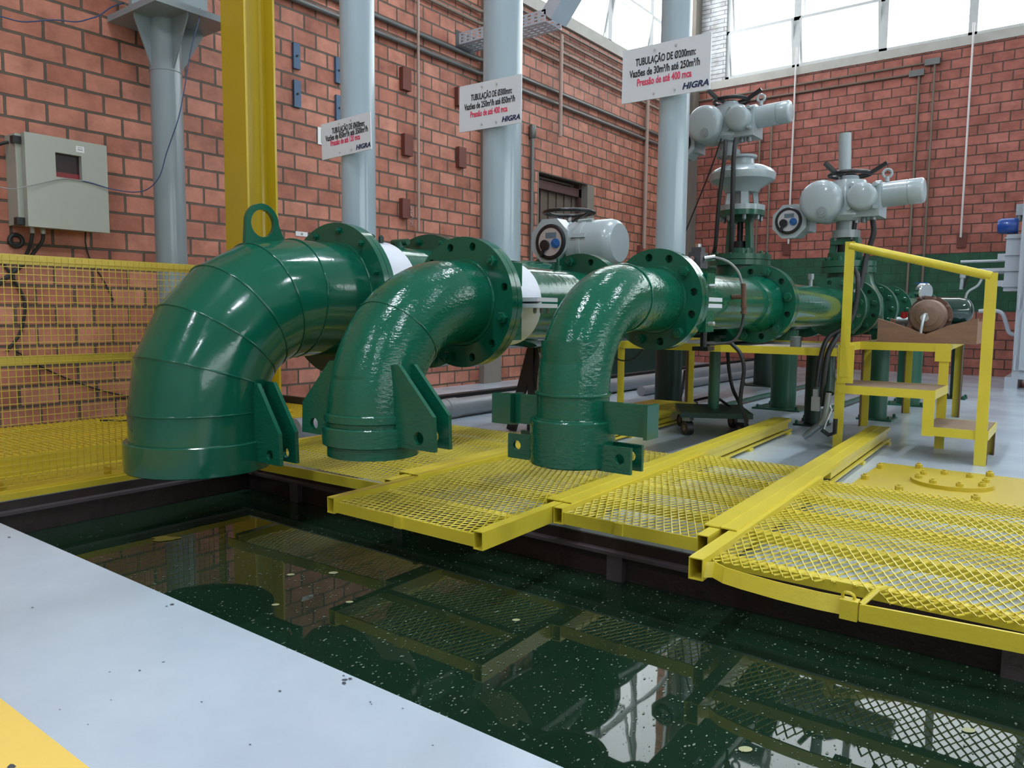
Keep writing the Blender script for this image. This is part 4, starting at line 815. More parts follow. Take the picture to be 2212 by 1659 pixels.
def actuator(label, loc, tube):
    t = thing('valve_actuator', label, 'actuator', (0, 0, 0), 'grey motor actuators on the valves', local=True)
    b = MB(); b.cyl((0, 0, 0), (0, 0, 0.045), 0.080, n=32); b.cyl((0, 0, 0.045), (0, 0, 0.11), 0.06, n=28); fl = b.build('mount_flange', AD, t, 30)
    bolts(fl, 'bolt', [(0.066 * math.cos(a), 0.066 * math.sin(a), 0.0) for a in (0.8, 2.3, 3.9, 5.5)], (0, 0, -1), 0.010, 0.012, M['galv'])
    b = MB(); b.lathe((0, 0, 0.10), (0, 0, 1), [(0, 0.085), (0.03, 0.115), (0.20, 0.115), (0.24, 0.10), (0.25, 0.06), (0.27, 0.055)], 36); b.bx(-0.09, 0.10, -0.20, 0.24, 0.115, 0.30); b.build('gear_housing', A_, t, 30)
    d = dome(t, 'main_cover', (-0.075, 0.118, 0.216), 0.125, 0.12)
    b = MB(); b.cyl((-0.16, 0.095, 0.145), (-0.205, 0.095, 0.145), 0.030, n=20); b.cyl((-0.205, 0.095, 0.145), (-0.210, 0.095, 0.145), 0.018, n=16); b.build('plug', AD, d, 30)
    b = MB(); b.bx(-0.135, -0.10, 0.002, 0.034, 0.255, 0.295); b.build('name_plate', M['silver'], d, 0)
    d = dome(t, 'terminal_cover', (-0.075, -0.105, 0.228), 0.083, 0.085)
    for y, z in ((-0.178, 0.165), (-0.035, 0.165), (-0.045, 0.30), (-0.172, 0.295)):
        q = MB(); q.cyl((-0.06, y, z), (-0.125, y, z), 0.012, n=12); q.build('cover_screw', A_, d, 30)
    b = MB(); b.lathe((0.005, -0.16, 0.243), (0, -1, 0.045), [(0, 0.088), (0.03, 0.088), (0.034, 0.073), (0.17, 0.073), (0.172, 0.069), (0.176, 0.069), (0.178, 0.073), (0.245, 0.073), (0.255, 0.066), (0.258, 0.058), (0.250, 0.0)], 44); b.build('motor', A_, t, 35)
    b = MB(); b.prism(octo(0.104), (-0.02, 0.315, 0.112), (0, -1, 0), (0, 0, 1), 0.14); b.bx(-0.06, 0.07, 0.20, 0.30, 0.05, 0.22); b.build('control_housing', A_, t, 20)
    b = MB(); b.prism(octo(0.112), (-0.095, 0.315, 0.112), (0, -1, 0), (0, 0, 1), 0.014); b.build('control_bezel', A_, t, 20)
    control_face(t, (-0.102, 0.318, 0.115), 0.082)
    # star handwheel with arms that rise past the rim
    b = MB(); b.torus((0.02, 0, 0.385), (0, 0, 1), 0.115, 0.013, 36, 8)
    for k in range(3):
        a = 0.55 + 2 * pi * k / 3; dx, dy = math.cos(a), math.sin(a)
        b.bar((0.02 + dx * 0.02, dy * 0.02, 0.365), (0.02 + dx * 0.125, dy * 0.125, 0.385), 0.024, 0.016); b.bar((0.02 + dx * 0.115, dy * 0.115, 0.383), (0.02 + dx * 0.205, dy * 0.205, 0.435), 0.024, 0.020)
    b.cyl((0.02, 0, 0.345), (0.02, 0, 0.385), 0.04, n=20); b.build('handwheel', BK, t, 40)
    b = MB(); b.torus((0, -0.215, 0.368), (1, 0.2, 0), 0.024, 0.008, 20, 8); b.cyl((0, -0.215, 0.32), (0, -0.215, 0.348), 0.013, n=10); b.build('eyebolt', A_, t, 40)
    b = MB()
    for y in (-0.06, -0.105, -0.155): b.cyl((-0.03, y, 0.085), (-0.03, y, 0.13), 0.017, n=12)
    b.build('cable_gland', M['galv'], t, 30)
    if tube: b = MB(); b.cyl((0.03, 0.03, 0.36), (0.03, 0.042, 0.635), 0.036, n=24, caps=(True, True)); b.build('stem_tube', A_, t, 30)
    t.location = V(loc); return t
actuator('grey motor actuator with a tall stem tube, above the slim pipe', (5.015, YA, 1.235), True)
actuator('grey motor actuator without stem tube, stacked highest on the round gearbox', (5.24, YB + 0.10, 1.850), False)
# the big quarter-turn actuator on the widest line
cx, cy, cz = 4.36, YC, 1.153
t = thing('valve_actuator', 'large grey actuator with a flat black handwheel in front of the doorway', 'actuator', (cx, cy, cz), 'grey motor actuators on the valves')
cy2 = YC + 0.015
b = MB(); b.cyl((cx, cy, 1.153), (cx, cy, 1.185), 0.107, n=28); b.build('mount_flange', AD, t, 30)
b = MB(); b.bx(cx - 0.09, cx + 0.12, cy2 - 0.107, cy2 + 0.143, 1.16, 1.335); b.lathe((cx, cy2, 1.315), (0, 0, 1), [(0, 0.116), (0.018, 0.116), (0.027, 0.063), (0.054, 0.045)], 32); b.build('gear_housing', A_, t, 30)
b = MB(); b.prism(circ(0.152, 8, (0, 0), pi / 8), (cx - 0.116, cy2 + 0.045, 1.235), (0, -1, 0), (0, 0, 1), 0.107); b.build('control_housing', A_, t, 20)
control_face(t, (cx - 0.170, cy2 + 0.030, 1.225), 0.115)
b = MB(); b.lathe((cx - 0.02, cy2 - 0.072, 1.212), (0, -1, 0), [(0, 0.148), (0.09, 0.154), (0.092, 0.159), (0.116, 0.159), (0.118, 0.154), (0.268, 0.154), (0.304, 0.143), (0.327, 0.121), (0.333, 0.0)], 56); mc = b.build('motor_cover', A_, t, 40)
for a in (0.4, 1.3, 2.4, 3.4): q = MB(); q.bar((cx - 0.02 - 0.159 * math.sin(a), cy2 - 0.125, 1.212 + 0.159 * math.cos(a)), (cx - 0.02 - 0.159 * math.sin(a), cy2 - 0.232, 1.212 + 0.159 * math.cos(a)), 0.027, 0.018, (-math.sin(a), 0, math.cos(a))); q.build('cover_lug', A_, mc, 0)
b = MB(); b.torus((cx - 0.02, cy2 - 0.01, 1.427), (0, 0, 1), 0.165, 0.0125, 48, 8)
for k in range(3):
    a = 2.6 + 2 * pi * k / 3; b.bar((cx - 0.02, cy2 - 0.01, 1.355), (cx - 0.02 + 0.16 * math.cos(a), cy2 - 0.01 + 0.16 * math.sin(a), 1.42), 0.020, 0.009)
b.cyl((cx - 0.02, cy2 - 0.01, 1.33), (cx - 0.02, cy2 - 0.01, 1.368), 0.027, n=16); b.build('handwheel', BK, t, 40)
b = MB(); b.bx(cx - 0.155, cx - 0.09, cy2 - 0.12, cy2 - 0.055, 1.172, 1.252); b.build('terminal_box', A_, t, 0)

# ------------------------------------------------------------------ cables and hoses
def cable(label, pts, r, m_, name='cable', cat='cable', group=None, n=8, extra=None):
    b = MB(); b.tube(spline(pts, n), r, 8); o = b.build(name, m_, None, 60); return tag(o, label, cat, group)
RB = M['rubber']
cable('left of the two thick black cables hanging from the upper actuator', [(5.06, 2.04, 1.93), (5.02, 2.03, 1.80), (5.00, 2.05, 1.50), (5.02, 2.07, 1.25), (5.04, 2.09, 1.185)], 0.014, RB)
cable('right of the two thick black cables hanging from the upper actuator', [(5.06, 1.97, 1.93), (5.02, 1.965, 1.80), (5.00, 1.955, 1.50), (5.02, 1.96, 1.25), (5.04, 1.97, 1.185)], 0.016, RB)
cable('thin black cable slanting from the upper actuator towards the corner', [(5.08, 2.08, 1.95), (5.10, 2.16, 1.75), (5.15, 2.33, 1.40), (5.2, 2.48, 1.10), (5.25, 2.55, 0.90)], 0.005, RB)
cable('ribbed black cable dropping from the lower actuator behind the handrail', [(4.98, 1.08, 1.33), (4.97, 1.07, 1.25), (4.96, 1.10, 1.12), (4.90, 1.105, 0.98), (4.80, 1.12, 0.80), (4.66, 1.16, 0.66), (4.53, 1.18, 0.55), (4.50, 1.19, 0.40), (4.52, 1.20, 0.25)], 0.016, RB)
cable('second black cable looping down from the lower actuator over the platform edge', [(4.98, 1.18, 1.33), (4.97, 1.185, 1.20), (4.96, 1.20, 1.09), (4.78, 1.10, 0.98), (4.70, 1.105, 0.74), (4.60, 1.20, 0.64), (4.51, 1.215, 0.52), (4.49, 1.225, 0.36)], 0.013, RB)
def pathx(P, X): return [onx(x, y, xx) for (x, y), xx in zip(P, X)]
cable('grey impulse hose arching over the slim pipe behind its first flange', pathx([(1525, 556), (1548, 557), (1575, 567), (1596, 590), (1604, 622)], [2.85, 2.85, 2.87, 2.90, 2.93]), 0.005, M['cable_grey'], 'hose', 'hose')
cable('black impulse hose curling under the slim pipe', pathx([(1607, 652), (1605, 690), (1597, 720), (1580, 738), (1550, 742), (1528, 742)], [2.95, 2.95, 2.93, 2.90, 2.85, 2.80]), 0.006, RB, 'hose', 'hose')
t = thing('hose_tee', 'brown pipe tee tapped into the side of the slim pipe', 'fitting', ony(1606, 640, 1.08))
p0 = ony(1606, 612, 1.08); p1 = ony(1607, 670, 1.08)
b = MB(); b.cyl(p0, p1, 0.010, n=10); q = (p0 + p1) / 2; b.cyl(q, q + V((0.0, 0.045, 0)), 0.010, n=10); b.lathe(p1 + V((0, 0, 0.02)), (0, 0, -1), [(0, 0.013), (0.01, 0.013), (0.012, 0.010), (0.022, 0.010), (0.024, 0.013), (0.034, 0.013)], 10); b.build('tee', M['rustflange'], t)
t = thing('pressure_sensor', 'small dark grey sensor block perched behind the slim flange', 'sensor', ony(1508, 570, YA))
c = ony(1508, 560, YA); b = MB(); b.bx(c.x - 0.035, c.x + 0.035, c.y - 0.025, c.y + 0.025, c.z - 0.035, c.z + 0.025); b.bx(c.x - 0.018, c.x + 0.018, c.y - 0.02, c.y + 0.02, c.z + 0.025, c.z + 0.045); b.build('body', mat('sensor_grey', '#4b4c50', 0.5), t, 0)
b = MB(); b.cyl((c.x, c.y, 0.92), (c.x, c.y, c.z - 0.03), 0.010, n=10); b.cyl((c.x, c.y, c.z + 0.045), (c.x, c.y, c.z + 0.058), 0.012, n=10); b.cyl((c.x - 0.055, c.y, c.z), (c.x - 0.03, c.y, c.z), 0.009, n=10); b.cyl((c.x, c.y - 0.025, c.z), (c.x + 0.02, c.y - 0.06, c.z + 0.005), 0.011, n=10); b.build('fitting', M['chrome'], t)
t = thing('drain_cock', 'small drain cock under the clamp of the slim pipe', 'valve', ony(1525, 735, 1.1))
c = ony(1520, 725, 1.13); b = MB(); b.cyl(c + V((0, 0, -0.04)), c + V((0, 0, 0.04)), 0.012, n=10); b.bx(c.x - 0.03, c.x + 0.03, c.y - 0.03, c.y + 0.03, c.z - 0.055, c.z - 0.04); b.cyl(c + V((0, 0, -0.03)), c + V((0.05, -0.02, -0.03)), 0.009, n=8); b.build('cock', M['black'], t)
def pathz(P): return [onx(x, y, X) for x, y, X in P]
cable('thick black hose hanging from the platform beam to the castor stand', pathz([(1580, 742, 4.50), (1600, 765, 4.47), (1607, 800, 4.47), (1601, 845, 4.47), (1600, 875, 4.5), (1610, 900, 4.55), (1612, 925, 4.6)]), 0.012, RB, 'hose', 'hose')
cable('thick black hose crossing behind the first one beside the castor stand', pathz([(1572, 760, 4.9), (1575, 800, 4.9), (1583, 840, 4.9), (1597, 870, 4.85), (1612, 905, 4.8)]), 0.012, RB, 'hose', 'hose')
cable('black hose loop lying over the base of the castor stand', pathz([(1500, 865, 5.0), (1540, 858, 5.0), (1565, 870, 4.95), (1590, 893, 4.9)]), 0.009, RB, 'hose', 'hose')
cable('dark hose looping beside the far leg of the platform', pathz([(1480, 800, 5.8), (1474, 840, 5.75), (1470, 865, 5.7), (1482, 882, 5.7), (1505, 870, 5.6)]), 0.012, RB, 'hose', 'hose')
cable('thin black wire drooping under the slim elbow flange', pathz([(1322, 770, 3.6), (1345, 779, 3.6), (1370, 774, 3.6), (1390, 755, 3.6)]), 0.004, RB, 'wire', 'wire')
cable('thin grey wire hung over the black beam behind the medium elbow', [onx(1013, 850, 4.65), onx(1018, 846, 4.65), onx(1020, 862, 4.6), onx(1026, 885, 4.55), onx(1050, 908, 4.55)], 0.006, RB, 'wire', 'wire')
cable('thin black cable lying across the raised yellow walkway', [(2.1, 4.62, 0.109), (2.22, 4.50, 0.108), (2.4, 4.42, 0.108), (2.62, 4.45, 0.108)], 0.005, RB)
# torch-like hose coupling beside the steps
t = thing('hose_coupling', 'grey hose coupling hanging beside the lower step post', 'fitting', (4.53, 1.25, 0.05))
P = lambda x, y, X=4.50: onx(x, y, X)
b = MB(); b.tube([P(1790, 848), P(1786, 880), P(1780, 905), P(1772, 918)], 0.018, 10); b.tube([P(1772, 918), P(1760, 926), P(1745, 938)], 0.020, 10); b.cyl(P(1747, 936), P(1737, 944), 0.017, n=10); b.build('lance', M['galv'], t)
b = MB(); b.tube([P(1775, 928), P(1790, 940), P(1803, 935), P(1805, 905)], 0.012, 10); b.build('hose', RB, t)
b = MB(); c = P(1763, 872); b.bx(c.x - 0.02, c.x + 0.02, c.y - 0.022, c.y + 0.022, c.z - 0.04, c.z + 0.04); c2 = P(1762, 848); b.bx(c2.x - 0.012, c2.x + 0.012, c2.y - 0.012, c2.y + 0.012, c2.z - 0.03, c2.z + 0.02); b.build('tag_block', M['cable_grey'], t, 0)
b = MB(); b.tube([P(1790, 870), P(1797, 885), P(1786, 910), P(1780, 928)], 0.004, 8); b.build('white_strap', M['white'], t)
b = MB(); b.tube([P(1795, 760, 4.6), P(1793, 800, 4.58), P(1790, 850)], 0.03, 12); b.build('standpipe', GK, t)

# ------------------------------------------------------------------ left wall
t = thing('wall_column', 'grey round column with a gusseted head plate against the left wall', 'column', (2.745, 4.93, 0))
xc, yc = 2.745, 4.93
b = MB(); b.cyl((xc, yc, 0.0), (xc, yc, 2.62), 0.098, n=40); b.torus((xc, yc, 2.30), (0, 0, 1), 0.098, 0.003, 40, 6); b.build('shaft', M['grey_wallpole'], t, 30)
b = MB(); b.bx(xc - 0.22, xc + 0.30, yc - 0.30, yc + 0.30, 2.62, 2.66); b.build('head_plate', M['grey_wallpole'], t, 0)
for d_ in (0.0, pi, -pi / 2):
    u_ = (math.cos(d_), math.sin(d_), 0); e_ = 0.27 if d_ == 0 else 0.20 if d_ == pi else 0.28
    b = MB(); b.prism([(0.09, 2.30), (e_, 2.60), (e_, 2.62), (0.09, 2.62)], (xc, yc, 0), u_, (0, 0, 1), 0.010); b.build('gusset', M['grey_wallpole'], t, 0)
b = MB(); b.bx(xc - 0.22, xc + 0.30, yc - 0.02, yc + 0.02, 2.66, 2.95); b.bx(xc - 0.3, xc + 0.4, yc - 0.12, yc + 0.12, 2.95, 2.97); b.build('beam_stub', M['grey_wallpole'], t, 0)
bolts(t, 'bolt', [(xc + 0.0, yc - 0.22, 2.66), (xc + 0.2, yc - 0.2, 2.66)], (0, 0, 1), 0.016, 0.016, M['galv'])
# electrical enclosure
t = thing('electrical_enclosure', 'beige grey electrical enclosure with a dark window on the left brick wall', 'enclosure', (2.15, 5.05, 1.24))
EX0, EX1, EZ0, EZ1, EY = 1.93, 2.40, 1.245, 1.79, 5.045
b = MB(); b.bx(EX0 - 0.03, EX1 - 0.02, EY + 0.055, YL - 0.004, EZ0 + 0.012, EZ1 - 0.006); b.build('body', M['boxgrey'], t, 0)
wx0, wx1, wz0, wz1 = 2.095, 2.245, 1.555, 1.70
b = MB(); b.prism([(EX0, EZ0), (EX1, EZ0), (EX1, EZ1), (EX0, EZ1)], (0, EY + 0.024, 0), (1, 0, 0), (0, 0, 1), 0.050, [[(wx0, wz0), (wx1, wz0), (wx1, wz1), (wx0, wz1)]]); dr = b.build('door', M['boxgrey'], t, 0)
b = MB(); b.bx(wx0, wx1, EY + 0.036, EY + 0.040, wz0, wz1); b.build('window', M['darkred'], dr, 0)
b = MB(); b.bx(wx0, wx1, EY + 0.032, EY + 0.036, wz0, wz0 + 0.035); b.build('red_strip', mat('deep_red', '#7d1a1e', 0.3), dr, 0)
b = MB(); b.bx(2.215, 2.262, EY - 0.003, EY, 1.722, 1.758); lb = b.build('label_plate', M['white'], dr, 0)
for z in (1.75, 1.74, 1.733): b = MB(); b.bx(2.222, 2.254, EY - 0.0036, EY - 0.003, z - 0.0015, z + 0.001); b.build('print_line', M['ink'], lb, 0)
b = MB(); b.cyl((EX0 - 0.004, EY + 0.06, EZ0 + 0.06), (EX0 - 0.004, EY + 0.06, EZ1 - 0.06), 0.005, n=8); b.build('latch_rod', M['galv'], t)
for z in (EZ0 + 0.03, EZ1 - 0.045): b = MB(); b.bx(EX0 - 0.045, EX0 - 0.002, EY + 0.04, EY + 0.085, z - 0.02, z + 0.022); b.build('latch', M['black'], t, 0)
for x in (1.99, 2.05): b = MB(); b.cyl((x, 5.15, EZ0 - 0.03), (x, 5.15, EZ0 + 0.012), 0.014, n=12); b.build('gland', M['boxgrey'], t)
b = MB(); b.bx(2.06, 2.2, 5.19, 5.235, EZ1 - 0.006, EZ1 + 0.028); b.build('vent_grille', M['beam_black'], t, 0)
for lbl, x0, x1 in (('left black cable leaving the glands under the enclosure', 1.99, 1.96), ('right black cable leaving the glands under the enclosure', 2.05, 1.97)):
    cable(lbl, [(x0, 5.15, 1.22), (x0 - 0.005, 5.16, 1.17), ((x0 + x1) / 2, 5.2, 1.10), (x1 - 0.02, 5.22, 1.02), (x1 - 0.15, 5.23, 0.9)], 0.011, RB)
cable('thin black cable falling from the lower right of the enclosure behind the fence', [(2.33, 5.22, 1.26), (2.33, 5.225, 1.18), (2.36, 5.235, 1.08), (2.44, 5.24, 0.95), (2.50, 5.24, 0.82)], 0.005, RB)
cable('black cable curving up into the side of the enclosure', [(1.70, 5.23, 1.62), (1.78, 5.22, 1.68), (1.88, 5.20, 1.735), (1.905, 5.19, 1.74)], 0.009, RB)
cable('dark cable bowing behind the fence at the left edge', [(1.80, 5.235, 1.12), (1.90, 5.235, 0.95), (1.96, 5.235, 0.80), (1.93, 5.235, 0.62), (1.85, 5.235, 0.50)], 0.009, RB)
cable('dark cable sloping along the brick wall behind the lower fence', [(1.9, 5.235, 0.50), (2.1, 5.235, 0.36), (2.4, 5.235, 0.22), (2.75, 5.235, 0.12)], 0.005, RB)
b = MB(); b.torus((1.93, 5.235, 1.17), (0, 1, 0), 0.035, 0.013, 24, 8); tag(b.build('cable_clip', RB, None), 'round black cable clip on the wall left of the enclosure', 'clip')
cp = [(0, 97), (50, 120), (115, 117), (165, 122), (195, 110), (215, 93), (240, 88), (268, 82)]
cable('blue cable sagging along the top left of the brick wall', [ony(x, y - 70 if False else (35, 47, 43, 47, 40, 33, 16, 6)[i], 5.10) for i, (x, y) in enumerate(cp)], 0.004, M['cable_blue'])
cable('blue cable hanging from the column head plate and looping to the enclosure', [ony(432, 18, 4.66), ony(428, 50, 4.64), ony(412, 110, 4.64), ony(396, 205, 4.64), ony(384, 260, 4.66), ony(360, 330, 4.75), ony(345, 380, 4.80), ony(320, 408, 4.88), ony(288, 415, 4.95), ony(240, 408, 5.02), ony(200, 396, 5.037), ony(178, 391, 5.037)], 0.0035, M['cable_blue'])
cable('pale wire stretched across the front of the enclosure', [ony(178, 391, 5.036), ony(140, 386, 5.036), ony(100, 393, 5.034), ony(60, 402, 5.02), ony(25, 408, 5.01), ony(-20, 400, 5.0)], 0.003, M['cable_grey'])
# blue strips, wooden blocks, rods
def wallplate(name, label, cat, x0, x1, z0, z1, m_, group=None, dep=0.025, parts=None):
    t = thing(name, label, cat, ((x0 + x1) / 2, YL, z0), group); b = MB(); b.bx(x0, x1, YL - dep, YL - 0.001, z0, z1); b.build('plate', m_, t, 0)
    if parts: b = MB(); b.cyl(((x0 + x1) / 2, YL - dep - 0.012, (z0 + z1) / 2), ((x0 + x1) / 2, YL - dep, (z0 + z1) / 2), 0.008, n=10); b.build('screw', M['black'], t)
    return t
g = 'blue steel strips on the left wall'
wallplate('wall_strip', 'upper of the two blue steel strips beside the yellow column', 'strip', 3.985, 4.05, 2.70, 2.90, M['blue_paint'], g, parts=1)
wallplate('wall_strip', 'lower of the two blue steel strips beside the yellow column', 'strip', 3.985, 4.05, 2.40, 2.61, M['blue_paint'], g, parts=1)
wallplate('wall_strip', 'upper blue steel strip half hidden by the grey pole', 'strip', 4.415, 4.48, 2.69, 2.90, M['blue_paint'], g, parts=1)
wallplate('wall_strip', 'lower blue steel strip half hidden by the grey pole', 'strip', 4.415, 4.48, 2.38, 2.59, M['blue_paint'], g, parts=1)
g = 'brown blocks on the left wall'
wb = M['woodblock']
wallplate('wall_block', 'brown block nearest the top of the brick wall left of the beige rod', 'block', 5.18, 5.29, 2.81, 3.01, wb, g, 0.05)
wallplate('wall_block', 'brown block at mid height left of the beige rod', 'block', 5.20, 5.31, 2.22, 2.415, wb, g, 0.05)
t = wallplate('wall_block', 'brown block with a short chain hanging from it', 'block', 5.17, 5.27, 1.64, 1.82, wb, g, 0.05)
b = MB()
for i in range(6): b.torus((5.275, YL - 0.06, 1.74 - i * 0.032), (1, 0, 0) if i % 2 else (0, 1, 0), 0.014, 0.003, 12, 5)
b.build('chain', M['galv'], t)
wallplate('wall_block', 'brown block partly hidden by the middle sign', 'block', 5.95, 6.06, 2.83, 3.01, wb, g, 0.05)
wallplate('wall_block', 'brown block on the bricks below the middle sign', 'block', 5.97, 6.08, 2.23, 2.43, wb, g, 0.05)
wallplate('wall_block', 'brown block low on the wall near the corner pole', 'block', 9.88, 9.96, 1.52, 1.74, wb, g, 0.05)
b = MB(); b.tube([(9.95, 5.18, 1.55), (10.25, 5.18, 1.66)], 0.012, 8); tag(b.build('wall_bracket', wb, None), 'small brown arm sticking out beside the lowest block', 'bracket')
def rod(label, x, y, z0, z1, r, m_):
    b = MB(); b.cyl((x, y, z0), (x, y, z1), r, n=12); tag(b.build('hanging_rod', m_, None), label, 'rod')
rod('long beige rod hanging in front of the brick wall beside the middle pole', 5.37, 5.19, 1.53, 4.17, 0.014, M['pinkrod'])
rod('beige rod hanging below the end of the cable tray', 7.72, 5.15, 2.84, 4.00, 0.022, M['pinkrod'])
rod('faint beige rod low on the brick wall left of the corner pole', 10.0, 5.20, 1.70, 4.17, 0.028, M['pinkrod'])
# conduits along the left wall
def conduit(label, P, r, m_=None, boxes=()):
    t = thing('conduit', label, 'conduit', P[0], None)
    b = MB(); b.tube(P, r, 10); b.build('tube', m_ or M['conduit'], t, 40)
    for c, s in boxes: b = MB(); b.bx(c[0] - s, c[0] + s, c[1] - s, c[1] + s, c[2] - s, c[2] + s); b.build('junction', m_ or M['conduit'], t, 0)
    return t
YW = YL - 0.035
for nm, z in (('upper', 3.36), ('lower', 3.225)): conduit('%s of the two grey conduits running level along the left wall' % nm, [(3.4, YW, z), (6.28, YW, z), (6.40, YL - 0.10, z), (6.62, YL - 0.10, z), (6.75, YW, z), (11.42, YW, z)], 0.022)
for nm, z in (('third', 3.84), ('fourth', 3.72)): conduit('%s grey conduit from the sill, behind the middle pole' % ('higher' if nm == 'third' else 'next lower'), [(5.4, YW, z), (6.28, YW, z), (6.40, YL - 0.10, z), (6.62, YL - 0.10, z), (6.75, YW, z), (11.40, YW, z)], 0.017, M['conduit_brown'])
for nm, z in (('top', 4.08), ('second', 3.97)): conduit('%s thin brown conduit close under the left window sill' % nm, [(6.75, YW, z), (11.40, YW, z)], 0.015, M['conduit_brown'])
t = conduit('upright grey conduit with a round cap beside the doorway', [(7.25, YW, 0.0), (7.25, YW, 2.76)], 0.022)
b = MB(); b.lathe((7.25, YW, 2.74), (0, 0, 1), [(0, 0.025), (0.02, 0.04), (0.12, 0.045), (0.15, 0.035)], 16); b.build('cap', M['conduit'], t)
b = MB(); b.bx(6.95, 7.02, YL - 0.05, YL - 0.001, 3.10, 3.26); tag(b.build('switch_box', M['conduit'], None, 0), 'small pale box just right of the middle sign', 'box')
# perforated cable tray with its solid bend
t = thing('cable_tray', 'perforated galvanised cable tray with a solid bend crossing in front of the windows', 'tray', (7.0, 4.9, 3.4))
def traybox(P0, P1, w, h, name, m_, holes):
    d = P1 - P0; Ld = d.length; d.normalize(); up = V((0, 0, 1)); up = (up - d * up.dot(d)).normalized(); sd = d.cross(up)
    b = MB()
    for s in (-1, 1):
        H = []
        if holes:
            nn = int(Ld / 0.07)
            for i in range(nn):
                for rz in (-0.28, 0.0, 0.28): a = (i + 0.5) * Ld / nn; H.append([(a - 0.02, rz * h - 0.007), (a + 0.02, rz * h - 0.007), (a + 0.02, rz * h + 0.007), (a - 0.02, rz * h + 0.007)])
        b.prism([(0, -h / 2), (Ld, -h / 2), (Ld, h / 2), (0, h / 2)], P0 + sd * (s * w / 2), d, up, 0.003, H)
    H = []
    if holes:
        nn = int(Ld / 0.07)
        for i in range(nn):
            for q in (-0.3, -0.1, 0.1, 0.3): a = (i + 0.5) * Ld / nn; H.append([(a - 0.02, q * w - 0.008), (a + 0.02, q * w - 0.008), (a + 0.02, q * w + 0.008), (a - 0.02, q * w + 0.008)])
    b.prism([(0, -w / 2), (Ld, -w / 2), (Ld, w / 2), (0, w / 2)], P0 - up * (h / 2), d, sd, 0.003, H)
    return b.build(name, m_, t, 0)
xT = 6.55
a0 = V((6.16, YL - 0.02, 3.50)); a1 = onx(1155, 75, 6.16); a1.z = a1.z
E0 = ony(1010, 92, 5.22); E1 = onx(1196, 42, E0.x); E2 = E1 + V((0.0, -0.42, 0.50))
traybox(E0, E1, 0.26, 0.11, 'perforated_run', M['galv_lit'], True); traybox(E1, E2, 0.26, 0.13, 'solid_bend', M['galv_lit'], False)
b = MB(); b.bx(E0.x - 0.15, E0.x + 0.15, YL - 0.003, YL + 0.004, E0.z - 0.08, E0.z + 0.09); b.build('wall_slot', M['beam_black'], t, 0)
# small wall signs
def wsign(name, label, x0, x1, z0, z1, m_, y=YL): 
    t = thing(name, label, 'sign', ((x0 + x1) / 2, y - 0.004, z0)); b = MB(); b.bx(x0, x1, y - 0.006, y, z0, z1); b.build('plate', m_, t, 0); return t
t = wsign('exit_sign', 'small green and white sign on the wall behind the smallest white board', 4.23, 4.40, 2.15, 2.29, M['white'])
b = MB(); b.bx(4.262, 4.39, YL - 0.008, YL - 0.006, 2.165, 2.275); b.build('green_field', M['green_sign'], t, 0); b = MB(); b.cyl((4.30, YL - 0.0085, 2.22), (4.30, YL - 0.010, 2.22), 0.03, n=20); b.build('pictogram', M['white'], t)
t = wsign('label_plate', 'tiny white label on the bricks between lifting eye and flange', 3.99, 4.11, 1.375, 1.412, M['white']); text(t, '52', 0.022, (4.05, YL - 0.006, 1.393), (1, 0, 0), (0, 0, 1), M['ink'], 'print')
t = wsign('fire_sign', 'red and white safety sign on the wall right of the doorway', 8.93, 9.11, 1.68, 1.90, M['white'])
b = MB(); b.bx(8.945, 9.095, YL - 0.008, YL - 0.006, 1.695, 1.885); b.build('red_field', M['red'], t, 0); b = MB(); b.bx(9.0, 9.03, YL - 0.010, YL - 0.008, 1.74, 1.83); b.bar((9.015, YL - 0.009, 1.81), (9.06, YL - 0.009, 1.84), 0.01, 0.012); b.build('pictogram', M['white'], t, 0)
t = wsign('prohibition_sign', 'white prohibition sign with a round emblem beside the red safety sign', 9.235, 9.41, 1.575, 1.91, M['white'])
b = MB(); b.torus((9.322, YL - 0.008, 1.79), (0, 1, 0), 0.065, 0.008, 32, 6); b.bar((9.28, YL - 0.008, 1.835), (9.365, YL - 0.008, 1.745), 0.012, 0.006); b.build('prohibition_ring', M['ink'], t)
b = MB(); b.prism(circ(0.050, 24), (9.322, YL - 0.0065, 1.79), (1, 0, 0), (0, 0, 1), 0.001); b.bar((9.29, YL - 0.0075, 1.79), (9.35, YL - 0.0075, 1.79), 0.01, 0.012); b.build('pictogram', M['ochre'], t, 0)
b = MB()
for z in (1.675, 1.645, 1.612): b.bx(9.26, 9.385, YL - 0.008, YL - 0.006, z - 0.009, z + 0.009)
b.build('print_line', M['ink'], t, 0)
t = wsign('notice_sign', 'blue and white notice board hung on the gate in the doorway', 7.68, 8.13, 1.40, 1.86, M['white'], YL + 0.09)
b = MB(); b.bx(7.70, 8.11, YL + 0.080, YL + 0.084, 1.66, 1.81); b.build('blue_field', M['sign_blue'], t, 0); text(t, 'AVISO', 0.12, (7.90, YL + 0.080, 1.735), (1, 0, 0), (0, 0, 1), M['white'], 'lettering', 1.0, 0.003)

